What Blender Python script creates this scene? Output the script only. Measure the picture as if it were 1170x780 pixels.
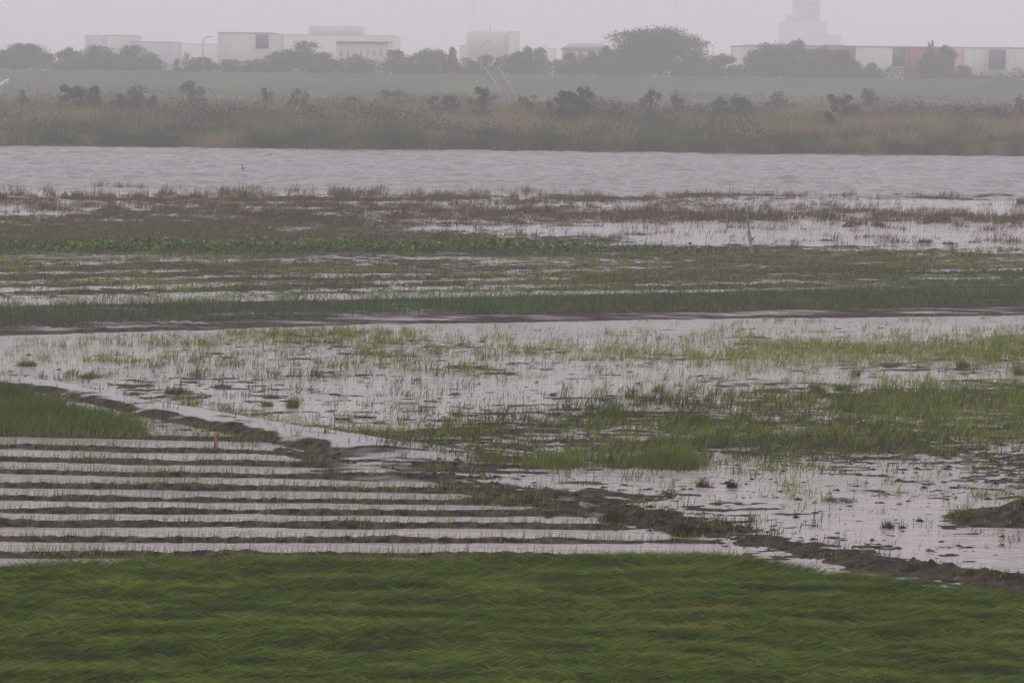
import bpy, math, numpy as np
from mathutils import Vector, Matrix

for o in list(bpy.data.objects):
    bpy.data.objects.remove(o)
SC = bpy.context.scene
COL = SC.collection

# ---------------------------------------------------------------- camera
F, CX, CY, H = 3000.0, 585.0, 390.0, 8.0          # focal length in photo pixels, image centre, eye height
PITCH, ROLL = math.atan2(CY - 72.0, F), math.radians(0.58)
_f = np.array([0, math.cos(PITCH), -math.sin(PITCH)])
_u0 = np.array([0, math.sin(PITCH), math.cos(PITCH)])
_r0 = np.array([1.0, 0, 0])
_r = _r0 * math.cos(ROLL) + _u0 * math.sin(ROLL)
_u = _u0 * math.cos(ROLL) - _r0 * math.sin(ROLL)
cam_d = bpy.data.cameras.new('camera')
cam = bpy.data.objects.new('camera', cam_d)
COL.objects.link(cam)
cam.matrix_world = Matrix(((_r[0], _u[0], -_f[0], 0), (_r[1], _u[1], -_f[1], 0), (_r[2], _u[2], -_f[2], H), (0, 0, 0, 1)))
cam_d.sensor_width = 36.0
cam_d.lens = 36.0 * F / 1170.0
cam_d.clip_start = 0.5
cam_d.clip_end = 20000
SC.camera = cam

# ---------------------------------------------------------------- sky, sun, exposure
SUN_EL, SUN_ROT = math.radians(52), math.radians(200)
W = bpy.data.worlds.new('World')
SC.world = W
W.use_nodes = True
nt = W.node_tree
nt.nodes.clear()


def N(tree, typ, **kw):
    n = tree.nodes.new(typ)
    for k, v in kw.items():
        setattr(n, k, v)
    return n


SKY_GREY = (5.8, 5.55, 6.02, 1)
out = N(nt, 'ShaderNodeOutputWorld')
bg = N(nt, 'ShaderNodeBackground')
bg.inputs['Strength'].default_value = 0.1
sky = N(nt, 'ShaderNodeTexSky', sky_type='NISHITA', sun_disc=False, sun_elevation=SUN_EL, sun_rotation=SUN_ROT)
bw = N(nt, 'ShaderNodeRGBToBW')
mix = N(nt, 'ShaderNodeMix', data_type='RGBA')
mix.inputs[0].default_value = 0.94               # heavy rain cloud: almost nothing of the clear sky is left
mix.inputs[7].default_value = SKY_GREY
nt.links.new(sky.outputs[0], bw.inputs[0])
nt.links.new(bw.outputs[0], mix.inputs[6])
tc = N(nt, 'ShaderNodeTexCoord')
sep = N(nt, 'ShaderNodeSeparateXYZ')
mr = N(nt, 'ShaderNodeMapRange')                 # overcast sky: the zenith is brighter than the horizon
mr.inputs['From Min'].default_value = 0
mr.inputs['From Max'].default_value = 1
mr.inputs['To Min'].default_value = 1.0
mr.inputs['To Max'].default_value = 2.25
cl = N(nt, 'ShaderNodeTexNoise')
cl.inputs['Scale'].default_value = 2.2
cl.inputs['Detail'].default_value = 4
clr = N(nt, 'ShaderNodeMapRange')
clr.inputs['To Min'].default_value = 0.9
clr.inputs['To Max'].default_value = 1.1
mul = N(nt, 'ShaderNodeMath', operation='MULTIPLY')
vm = N(nt, 'ShaderNodeVectorMath', operation='SCALE')
nt.links.new(tc.outputs['Generated'], sep.inputs[0])
nt.links.new(tc.outputs['Generated'], cl.inputs['Vector'])
nt.links.new(cl.outputs['Fac'], clr.inputs['Value'])
nt.links.new(sep.outputs['Z'], mr.inputs['Value'])
nt.links.new(mr.outputs[0], mul.inputs[0])
nt.links.new(clr.outputs[0], mul.inputs[1])
nt.links.new(mix.outputs[2], vm.inputs[0])
nt.links.new(mul.outputs[0], vm.inputs['Scale'])
nt.links.new(vm.outputs[0], bg.inputs['Color'])
nt.links.new(bg.outputs[0], out.inputs['Surface'])

sun_d = bpy.data.lights.new('sun', 'SUN')
sun_d.energy = 0.5
sun_d.angle = math.radians(40)
sun_d.color = (1, 0.97, 0.93)
sun = bpy.data.objects.new('sun', sun_d)
COL.objects.link(sun)
_sd = Vector((math.sin(SUN_ROT) * math.cos(SUN_EL), math.cos(SUN_ROT) * math.cos(SUN_EL), math.sin(SUN_EL)))
sun.rotation_euler = _sd.to_track_quat('Z', 'Y').to_euler()
sun.location = (-40, -60, 120)
VS = SC.view_settings
VS.view_transform = 'Standard'
VS.look = 'None'
VS.exposure = 0.18
VS.gamma = 1
VS.use_curve_mapping = False
try:
    SC.cycles.max_bounces = 5
    SC.cycles.volume_bounces = 1
    SC.cycles.use_denoising = True
    SC.cycles.denoising_prefilter = 'NONE'
    SC.cycles.use_adaptive_sampling = False
except Exception:
    pass


# ---------------------------------------------------------------- pixel <-> world
def ray(u, v):
    u = np.asarray(u, float); v = np.asarray(v, float)
    return ((u - CX) / F)[..., None] * _r + (-(v - CY) / F)[..., None] * _u + _f


def at(u, v, z=0.0):
    d = ray(u, v); t = (z - H) / d[..., 2]
    return d * t[..., None] + np.array([0, 0, H])


def at_depth(u, v, D):
    d = ray(u, v); t = D / d[..., 1]
    return d * np.asarray(t)[..., None] + np.array([0, 0, H])


def proj(x, y, z=0.0):
    p = np.stack(np.broadcast_arrays(x, y, np.asarray(z) - H), -1)
    w = p @ _f
    return CX + F * (p @ _r) / w, CY - F * (p @ _u) / w


# ---------------------------------------------------------------- noise
def _hash(i, j, s):
    h = (i.astype(np.int64) * 374761393 + j.astype(np.int64) * 668265263 + s * 1442695041) & 0xFFFFFFFF
    h = ((h ^ (h >> 13)) * 1274126177) & 0xFFFFFFFF
    h = ((h ^ (h >> 16)) * 2246822519) & 0xFFFFFFFF
    return (h ^ (h >> 15)) / 4294967295.0


def vn(x, y, s=0):
    i = np.floor(x); j = np.floor(y)
    fx = x - i; fy = y - j
    fx = fx * fx * (3 - 2 * fx); fy = fy * fy * (3 - 2 * fy)
    a = _hash(i, j, s); b = _hash(i + 1, j, s); c = _hash(i, j + 1, s); d = _hash(i + 1, j + 1, s)
    return (a + (b - a) * fx) * (1 - fy) + (c + (d - c) * fx) * fy


def fbm(x, y, s=0, o=4):                           # about -1..1
    t = 0; a = 1; n = 0
    for k in range(o):
        t = t + a * (vn(x * 2 ** k + 17.3 * k, y * 2 ** k - 9.1 * k, s + k) * 2 - 1)
        n += a; a *= 0.55
    return t / n * 1.5


def sst(a, b, x):
    t = np.clip((x - a) / (b - a), 0, 1)
    return t * t * (3 - 2 * t)


rng = np.random.default_rng(7)


# ---------------------------------------------------------------- mesh helpers
def tag(o, label=None, cat=None, group=None, kind=None):
    if label: o['label'] = label
    if cat: o['category'] = cat
    if group: o['group'] = group
    if kind: o['kind'] = kind
    return o


def mesh(name, verts, quads=None, tris=None, mat=None, parent=None, smooth=False, attrs=None, mats=None, midx=None):
    verts = np.asarray(verts, np.float32).reshape(-1, 3)
    me = bpy.data.meshes.new(name)
    nq = 0 if quads is None else len(quads)
    ntr = 0 if tris is None else len(tris)
    me.vertices.add(len(verts))
    me.vertices.foreach_set('co', verts.ravel())
    loops = []
    if nq: loops.append(np.asarray(quads, np.int32).ravel())
    if ntr: loops.append(np.asarray(tris, np.int32).ravel())
    loops = np.concatenate(loops)
    me.loops.add(len(loops))
    me.loops.foreach_set('vertex_index', loops)
    me.polygons.add(nq + ntr)
    starts = np.concatenate([np.arange(nq) * 4, nq * 4 + np.arange(ntr) * 3]).astype(np.int32)
    me.polygons.foreach_set('loop_start', starts)
    if smooth:
        me.polygons.foreach_set('use_smooth', np.ones(nq + ntr, bool))
    for m in (mats or ([mat] if mat else [])):
        me.materials.append(m)
    if midx is not None:
        me.polygons.foreach_set('material_index', np.asarray(midx, np.int32))
    for k, a in (attrs or {}).items():
        at_ = me.attributes.new(k, 'FLOAT', 'POINT')
        at_.data.foreach_set('value', np.asarray(a, np.float32).ravel())
    me.update(calc_edges=True)
    o = bpy.data.objects.new(name, me)
    COL.objects.link(o)
    if parent is not None:
        o.parent = parent
    return o


def grid_quads(nr, nc):
    i = np.arange(nr - 1)[:, None] * nc + np.arange(nc - 1)[None, :]
    return np.stack([i, i + 1, i + nc + 1, i + nc], -1).reshape(-1, 4)


class MB:
    """collects boxes, prisms and tubes into one mesh"""
    def __init__(s): s.v = []; s.q = []; s.t = []; s.n = 0
    def add(s, v, q=(), t=()):
        s.v += [tuple(p) for p in v]
        s.q += [tuple(i + s.n for i in f) for f in q]
        s.t += [tuple(i + s.n for i in f) for f in t]
        s.n += len(v)
        return s
    def box(s, x0, x1, y0, y1, z0, z1):
        v = [(x, y, z) for z in (z0, z1) for x, y in ((x0, y0), (x1, y0), (x1, y1), (x0, y1))]
        return s.add(v, [(3, 2, 1, 0), (4, 5, 6, 7), (0, 1, 5, 4), (1, 2, 6, 5), (2, 3, 7, 6), (3, 0, 4, 7)])
    def tube(s, pts, rad, n=8, cap=True):
        pts = [Vector(p) for p in pts]
        v = []
        for k, p in enumerate(pts):
            d = (pts[min(k + 1, len(pts) - 1)] - pts[max(k - 1, 0)]).normalized()
            a = d.orthogonal().normalized(); b = d.cross(a)
            r = rad[k] if hasattr(rad, '__len__') else rad
            v += [p + (a * math.cos(2 * math.pi * j / n) + b * math.sin(2 * math.pi * j / n)) * r for j in range(n)]
        q = [(k * n + j, k * n + (j + 1) % n, (k + 1) * n + (j + 1) % n, (k + 1) * n + j) for k in range(len(pts) - 1) for j in range(n)]
        t = []
        if cap:
            v += [pts[0], pts[-1]]
            m = len(pts) * n
            t = [(m, (j + 1) % n, j) for j in range(n)] + [(m + 1, m - n + j, m - n + (j + 1) % n) for j in range(n)]
        return s.add(v, q, t)
    def build(s, name, mat, parent=None, smooth=False):
        return mesh(name, s.v, s.q or None, s.t or None, mat, parent, smooth)


def empty(name, loc, label, cat, group=None):
    o = bpy.data.objects.new(name, None)
    o.empty_display_size = 0.3
    o.location = loc
    COL.objects.link(o)
    return tag(o, label, cat, group)


# ---------------------------------------------------------------- materials
def mat(name, col, rough=0.7, spec=0.5, var=0.0, scale=5.0, bump=0.0, bscale=20.0):
    m = bpy.data.materials.new(name); m.use_nodes = True
    t = m.node_tree; b = t.nodes['Principled BSDF']
    b.inputs['Base Color'].default_value = (*col, 1)
    b.inputs['Roughness'].default_value = rough
    b.inputs['Specular IOR Level'].default_value = spec
    if var or bump:
        g = N(t, 'ShaderNodeNewGeometry')
    if var:
        n = N(t, 'ShaderNodeTexNoise'); n.inputs['Scale'].default_value = scale; n.inputs['Detail'].default_value = 5
        t.links.new(g.outputs['Position'], n.inputs['Vector'])
        r = N(t, 'ShaderNodeMapRange'); r.inputs['From Min'].default_value = .3; r.inputs['From Max'].default_value = .7
        r.inputs['To Min'].default_value = 1 - var; r.inputs['To Max'].default_value = 1 + var
        v = N(t, 'ShaderNodeVectorMath', operation='SCALE'); v.inputs[0].default_value = col
        t.links.new(n.outputs['Fac'], r.inputs['Value']); t.links.new(r.outputs[0], v.inputs['Scale'])
        t.links.new(v.outputs[0], b.inputs['Base Color'])
    if bump:
        n = N(t, 'ShaderNodeTexNoise'); n.inputs['Scale'].default_value = bscale; n.inputs['Detail'].default_value = 4
        t.links.new(g.outputs['Position'], n.inputs['Vector'])
        k = N(t, 'ShaderNodeBump'); k.inputs['Strength'].default_value = bump; k.inputs['Distance'].default_value = 0.05
        t.links.new(n.outputs['Fac'], k.inputs['Height']); t.links.new(k.outputs[0], b.inputs['Normal'])
    return m


def leaf_mat(name, stops, rough=0.55, spec=0.3):
    """per-blade colour from the 'tint' attribute of the mesh (0..1), stops = [(pos, rgb)]"""
    m = bpy.data.materials.new(name); m.use_nodes = True
    t = m.node_tree; b = t.nodes['Principled BSDF']
    a = N(t, 'ShaderNodeAttribute', attribute_name='tint')
    r = N(t, 'ShaderNodeValToRGB')
    e = r.color_ramp.elements
    while len(e) < len(stops): e.new(0.5)
    for k, (p, c) in enumerate(stops):
        e[k].position = p; e[k].color = (*c, 1)
    t.links.new(a.outputs['Fac'], r.inputs[0])
    t.links.new(r.outputs[0], b.inputs['Base Color'])
    b.inputs['Roughness'].default_value = rough
    b.inputs['Specular IOR Level'].default_value = spec
    return m


def water_mat(name, col, rough, b1, s1, b2=0.0, s2=1.0, stretch=(0.35, 1, 1)):
    m = bpy.data.materials.new(name); m.use_nodes = True
    t = m.node_tree; b = t.nodes['Principled BSDF']
    b.inputs['Roughness'].default_value = rough
    b.inputs['IOR'].default_value = 1.333
    g = N(t, 'ShaderNodeNewGeometry')
    mp = N(t, 'ShaderNodeMapping'); mp.inputs['Scale'].default_value = stretch
    t.links.new(g.outputs['Position'], mp.inputs[0])
    c = N(t, 'ShaderNodeTexNoise'); c.inputs['Scale'].default_value = 0.35; c.inputs['Detail'].default_value = 5
    t.links.new(mp.outputs[0], c.inputs['Vector'])
    r = N(t, 'ShaderNodeMapRange'); r.inputs['From Min'].default_value = .3; r.inputs['From Max'].default_value = .7
    r.inputs['To Min'].default_value = .82; r.inputs['To Max'].default_value = 1.15
    v = N(t, 'ShaderNodeVectorMath', operation='SCALE'); v.inputs[0].default_value = col
    t.links.new(c.outputs['Fac'], r.inputs['Value']); t.links.new(r.outputs[0], v.inputs['Scale']); t.links.new(v.outputs[0], b.inputs['Base Color'])
    prev = None
    for bs, sc in ((b1, s1), (b2, s2)):
        if not bs: continue
        n = N(t, 'ShaderNodeTexNoise'); n.inputs['Scale'].default_value = sc; n.inputs['Detail'].default_value = 4
        t.links.new(mp.outputs[0], n.inputs['Vector'])
        k = N(t, 'ShaderNodeBump'); k.inputs['Strength'].default_value = bs; k.inputs['Distance'].default_value = 0.1
        t.links.new(n.outputs['Fac'], k.inputs['Height'])
        if prev: t.links.new(prev.outputs[0], k.inputs['Normal'])
        prev = k
    t.links.new(prev.outputs[0], b.inputs['Normal'])
    return m


def mud_mat():
    m = bpy.data.materials.new('wet mud'); m.use_nodes = True
    t = m.node_tree; b = t.nodes['Principled BSDF']
    g = N(t, 'ShaderNodeNewGeometry')
    n = N(t, 'ShaderNodeTexNoise'); n.inputs['Scale'].default_value = 5; n.inputs['Detail'].default_value = 8
    t.links.new(g.outputs['Position'], n.inputs['Vector'])
    r = N(t, 'ShaderNodeValToRGB')
    e = r.color_ramp.elements
    e[0].position = .35; e[0].color = (.008, .006, .004, 1)
    e[1].position = .66; e[1].color = (.062, .050, .038, 1)
    t.links.new(n.outputs['Fac'], r.inputs[0])
    a = N(t, 'ShaderNodeAttribute', attribute_name='silt')
    n2 = N(t, 'ShaderNodeTexNoise'); n2.inputs['Scale'].default_value = 1.6; n2.inputs['Detail'].default_value = 7
    mp = N(t, 'ShaderNodeMapping'); mp.inputs['Scale'].default_value = (0.4, 1.4, 1)
    t.links.new(g.outputs['Position'], mp.inputs[0]); t.links.new(mp.outputs[0], n2.inputs['Vector'])
    ad = N(t, 'ShaderNodeMath', operation='MULTIPLY_ADD'); ad.inputs[1].default_value = 0.9; ad.inputs[2].default_value = -0.45
    t.links.new(n2.outputs['Fac'], ad.inputs[0])
    ad2 = N(t, 'ShaderNodeMath', operation='ADD'); t.links.new(a.outputs['Fac'], ad2.inputs[0]); t.links.new(ad.outputs[0], ad2.inputs[1])
    ss = N(t, 'ShaderNodeMapRange', interpolation_type='SMOOTHSTEP'); ss.inputs['From Min'].default_value = .25; ss.inputs['From Max'].default_value = .7
    t.links.new(ad2.outputs[0], ss.inputs['Value'])
    mx = N(t, 'ShaderNodeMix', data_type='RGBA'); mx.inputs[7].default_value = (.235, .215, .215, 1)
    t.links.new(ss.outputs[0], mx.inputs[0]); t.links.new(r.outputs[0], mx.inputs[6]); t.links.new(mx.outputs[2], b.inputs['Base Color'])
    rr = N(t, 'ShaderNodeMapRange'); rr.inputs['To Min'].default_value = .85; rr.inputs['To Max'].default_value = .22
    t.links.new(ss.outputs[0], rr.inputs['Value']); t.links.new(rr.outputs[0], b.inputs['Roughness'])
    sp = N(t, 'ShaderNodeMapRange'); sp.inputs['To Min'].default_value = .03; sp.inputs['To Max'].default_value = .45
    t.links.new(ss.outputs[0], sp.inputs['Value']); t.links.new(sp.outputs[0], b.inputs['Specular IOR Level'])
    n3 = N(t, 'ShaderNodeTexNoise'); n3.inputs['Scale'].default_value = 12; n3.inputs['Detail'].default_value = 5
    t.links.new(g.outputs['Position'], n3.inputs['Vector'])
    k = N(t, 'ShaderNodeBump'); k.inputs['Strength'].default_value = .9; k.inputs['Distance'].default_value = .06
    t.links.new(n3.outputs['Fac'], k.inputs['Height']); t.links.new(k.outputs[0], b.inputs['Normal'])
    return m


M_MUD = mud_mat()
M_FLOOD = water_mat('muddy flood water', (.28, .25, .245), .12, .38, 2.2, .25, 12.0, (.3, 1, 1))
M_RIVER = water_mat('muddy river water', (.12, .105, .102), .18, .5, 1.4, .4, 5.0, (0.4, 1, 1))
M_BASE = mat('floodplain earth', (.06, .065, .04), .8, .3, .3, .1)
M_BANK = mat('river bank grass and earth', (.038, .047, .018), .9, .06, .45, .06)
M_LEVEE = mat('levee turf', (.044, .056, .023), .9, .04, .35, .08)
M_ROAD = mat('wet asphalt path', (.075, .07, .078), .8, .15, .25, .2)
M_GRASS = leaf_mat('lodged grass', [(0, (.014, .026, .003)), (.35, (.048, .082, .007)), (.65, (.090, .136, .017)), (.82, (.17, .165, .024)), (1, (.17, .115, .035))], .8, .04)
M_SPROUT = leaf_mat('young field grass', [(0, (.028, .036, .008)), (.4, (.112, .142, .020)), (.8, (.215, .26, .042)), (1, (.21, .18, .07))], .8, .04)
M_LEEK = leaf_mat('leek leaves', [(0, (.02, .034, .012)), (.6, (.068, .105, .034)), (1, (.13, .17, .045))], .7, .06)
M_LEAFY = leaf_mat('broad leaves', [(0, (.022, .038, .008)), (.6, (.09, .14, .015)), (1, (.20, .26, .04))], .7, .06)
M_DEAD = leaf_mat('dead brown stalks', [(0, (.016, .010, .003)), (.5, (.078, .046, .013)), (.8, (.19, .115, .04)), (.9, (.11, .095, .016)), (1, (.070, .084, .006))], .9, .04)
M_REED = leaf_mat('reeds', [(0, (.024, .036, .011)), (.35, (.070, .090, .026)), (.6, (.165, .155, .065)), (.8, (.27, .215, .12)), (1, (.23, .12, .085))], .9, .04)
M_TREE = leaf_mat('tree leaves', [(0, (.024, .036, .016)), (.5, (.048, .066, .028)), (1, (.085, .105, .04))], .8, .06)
M_BUSH = leaf_mat('bush leaves', [(0, (.018, .026, .011)), (.5, (.046, .060, .022)), (1, (.095, .115, .04))], .8, .06)
M_BARK = mat('bark', (.045, .036, .028), .9, .2, .3, 3)
M_WALL = mat('pale wall cladding', (.43, .43, .41), .7, .3, .06, .4)
M_WALLG = mat('grey wall cladding', (.36, .36, .38), .7, .3, .06, .4)
M_WALLB = mat('beige wall render', (.44, .41, .37), .8, .3, .06, .4)
M_RED = mat('rust red wall panel', (.165, .055, .05), .8, .3, .2, .5)
M_ORANGE = mat('orange brown wall panel', (.23, .125, .08), .8, .3, .15, .5)
M_PINK = mat('faded pink wall panel', (.42, .27, .25), .8, .3, .15, .5)
M_BOXW = mat('dull grey shutter', (.085, .085, .10), .6, .3)
M_PANE = mat('dull window glass', (.38, .36, .33), .5, .3)
M_DARK = mat('dark opening', (.035, .037, .045), .4, .5)
M_ROOF = mat('roof sheet', (.22, .22, .24), .6, .4, .1, .5)
M_STEEL = mat('galvanised steel', (.25, .25, .27), .45, .5)
M_CONC = mat('concrete', (.32, .31, .30), .8, .3, .15, .6)
M_POLE = mat('weathered grey wood', (.24, .23, .23), .8, .3, .3, 8, .3, 30)
M_STAKE = mat('faded orange red paint', (.27, .075, .048), .8, .4, .2, 14)
M_WHITE = mat('white plastic sheet', (.8, .8, .8), .4, .5)

# ================================================================ SETTING
# base sheet to the horizon
xs = np.concatenate([[-9000, -4000, -2000, -1000], np.linspace(-500, 500, 11), [1000, 2000, 4000, 9000]])
ys = np.array([-60, 0, 100, 200, 300, 400, 500, 600, 700, 800, 1000, 1500, 2500, 4000, 8500.])
X, Y = np.meshgrid(xs, ys)
Z = np.where(Y < 520, -1.6, 0.6)
tag(mesh('ground', np.stack([X, Y, Z], -1), grid_quads(*X.shape), mat=M_BASE), 'open flat ground reaching the misty horizon', 'ground', kind='structure')

# ---- near field terrain: height above the flood water authored as how much of each part stands dry
UC = np.array([0, 195, 390, 585, 780, 975, 1170.])
LAND = [
    (205, 0, 0, 0, 0, 0, 0, 0), (220, .12, .15, .15, .12, .05, 0, 0), (226, .55, .6, .6, .55, .45, .3, .05), (232, .4, .5, .6, .55, .5, .55, .35), (238, .45, .6, .6, .5, .35, .15, .45),
    (244, .4, .75, .75, .7, .6, .3, .12), (252, .75, .85, .8, .6, .6, .65, .62), (260, .85, .85, .75, .45, .1, .12, .15),
    (270, .95, .9, .85, .7, .15, .18, .18), (278, .9, .9, .9, .75, .3, .15, .12), (286, .85, .85, .85, .9, .75, .5, .35),
    (294, .4, .4, .5, .6, .7, .75, .6), (304, .6, .6, .7, .75, .8, .85, .85), (318, .55, .6, .7, .8, .8, .85, .85),
    (330, .45, .5, .6, .7, .7, .8, .85), (340, .5, .5, .55, .6, .6, .8, .8), (352, .5, .5, .5, .5, .5, .6, .6),
    (370, .4, .4, .3, .3, .3, .3, .3), (385, .12, .15, .35, .2, .15, .2, .25), (400, .15, .2, .25, .25, .25, .35, .4),
    (415, .18, .22, .25, .25, .3, .4, .45), (428, .3, .25, .25, .2, .15, .12, .15), (442, .4, .3, .22, .18, .25, .4, .45),
    (458, .5, .35, .3, .28, .4, .55, .55), (475, .5, .3, .3, .3, .45, .6, .6), (492, .4, .3, .4, .42, .5, .6, .6),
    (512, .4, .3, .45, .5, .55, .55, .6), (530, .4, .3, .3, .55, .42, .38, .35), (550, .4, .4, .4, .5, .15, .28, .35),
    (570, .4, .4, .4, .5, .2, .15, .3), (590, .4, .4, .4, .5, .35, .12, .3), (610, .4, .4, .4, .4, .4, .15, .2),
    (630, .4, .4, .4, .4, .4, .3, .2), (660, .4, .4, .4, .4, .4, .3, .3), (700, .5, .5, .5, .5, .5, .5, .5), (1200, .5, .5, .5, .5, .5, .5, .5)]
GRASSD = [
    (205, 0, 0, 0, 0, 0, 0, 0), (255, 0, 0, 0, 0, 0, 0, 0), (262, .5, .45, .15, .05, 0, 0, 0), (272, .5, .4, .3, .2, 0, .0, .0), (282, .25, .3, .3, .5, .35, .1, .1),
    (290, .4, .4, .4, .5, .75, .7, .6), (300, .5, .5, .55, .45, .6, .75, .7), (315, .45, .5, .6, .65, .7, .75, .75), (328, .5, .55, .65, .75, .75, .8, .8),
    (340, .4, .4, .5, .6, .6, .7, .75), (352, .3, .3, .3, .4, .5, .6, .6), (372, .1, .1, .2, .1, .12, .12, .15), (382, .15, .25, .6, .2, .15, .2, .3),
    (395, .2, .3, .4, .4, .42, .62, .68), (410, .22, .32, .34, .36, .42, .7, .75), (424, .22, .28, .3, .3, .25, .2, .22),
    (438, .2, .22, .25, .12, .15, .4, .45), (454, .3, .2, .18, .18, .4, .72, .75), (470, .2, .16, .22, .32, .6, .75, .75),
    (490, .12, .2, .4, .45, .68, .72, .72), (510, .1, .15, .3, .5, .7, .68, .62), (526, .05, .08, .15, .4, .5, .35, .32),
    (545, .05, .05, .12, .16, .16, .2, .24), (570, .03, .05, .1, .12, .1, .12, .2), (600, .02, .03, .06, .1, .14, .1, .16), (640, 0, .02, .05, .08, .12, .1, .14), (1200, 0, 0, 0, 0, 0, 0, 0)]
DEADD = [
    (205, 0, 0, 0, 0, 0, 0, 0), (219, .05, .1, .08, .06, .03, .0, .0), (226, .42, .46, .48, .4, .25, .04, .02), (233, .45, .6, .55, .45, .25, .05, .05), (241, .4, .75, .75, .75, .75, .35, .2),
    (250, .4, .8, .8, .75, .75, .85, .85), (257, .4, .65, .65, .4, .15, .3, .4), (266, .35, .5, .3, .12, .04, .06, .08), (276, .3, .35, .15, .05, .03, .04, .04), (284, .05, .05, .05, .05, .02, .02, .02), (300, .05, .05, .05, .12, .1, .1, .2), (320, .08, .08, .12, .12, .1, .08, .06), (340, .0, .0, .05, .05, 0, 0, 0), (1200, 0, 0, 0, 0, 0, 0, 0)]


def tabfn(tab):
    tv = np.array([r[0] for r in tab], float); g = np.array([r[1:] for r in tab], float)
    def f(u, v):
        u = np.clip(u, 0, 1170); v = np.clip(v, tv[0], tv[-1])
        j = np.clip(np.searchsorted(tv, v) - 1, 0, len(tv) - 2)
        fv = (v - tv[j]) / (tv[j + 1] - tv[j])
        i = np.clip((u / 195).astype(int), 0, 5); fu = u / 195 - i
        return (g[j, i] * (1 - fu) + g[j, i + 1] * fu) * (1 - fv) + (g[j + 1, i] * (1 - fu) + g[j + 1, i + 1] * fu) * fv
    return f


land_f, grass_f, dead_f = tabfn(LAND), tabfn(GRASSD), tabfn(DEADD)


def poly(u, pts):
    p = np.array(pts, float)
    return np.interp(u, p[:, 0], p[:, 1])


def fg_edge(u): return 7 + poly(u, [(-400, 650), (0, 648), (125, 645), (150, 639), (400, 641), (800, 636), (880, 643), (1000, 660), (1170, 680), (1600, 730)])
def strip_t(u): return poly(u, [(-400, 355), (0, 351), (400, 344), (780, 337), (1170, 328), (1600, 318)])
def strip_b(u): return poly(u, [(-400, 383), (0, 376), (400, 363), (780, 357), (1170, 352), (1600, 346)])
def bund_c(u): return poly(u, [(-400, 418), (0, 436), (70, 446), (160, 467), (250, 484), (330, 500), (390, 511), (470, 516), (560, 522)])
def ditch_c(u): return poly(u, [(380, 522), (470, 540), (560, 562), (640, 577), (700, 588), (760, 597), (830, 607), (900, 622), (980, 641), (1060, 655), (1170, 668), (1600, 700)])
RIDGE_V = np.array([470, 484, 498, 512.5, 526, 540, 555.5, 569.5, 583.5, 598.5, 616, 634.5, 653, 672, 692, 712])


def tilt(u, v): return v - (u - 100) * .021 * sst(655, 490, v)


def furrow_mask(u, v):
    rt = poly(v, [(485, 300), (500, 330), (512, 300), (526, 345), (540, 440), (556, 560), (570, 610), (584, 660), (600, 690), (616, 800), (636, 860), (660, 870)])
    top = 496 + 0.02 * np.clip(u, -300, 300)
    return sst(-12, 6, v - top) * sst(25, -25, u - rt) * sst(4, -3, v - fg_edge(u))


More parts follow.
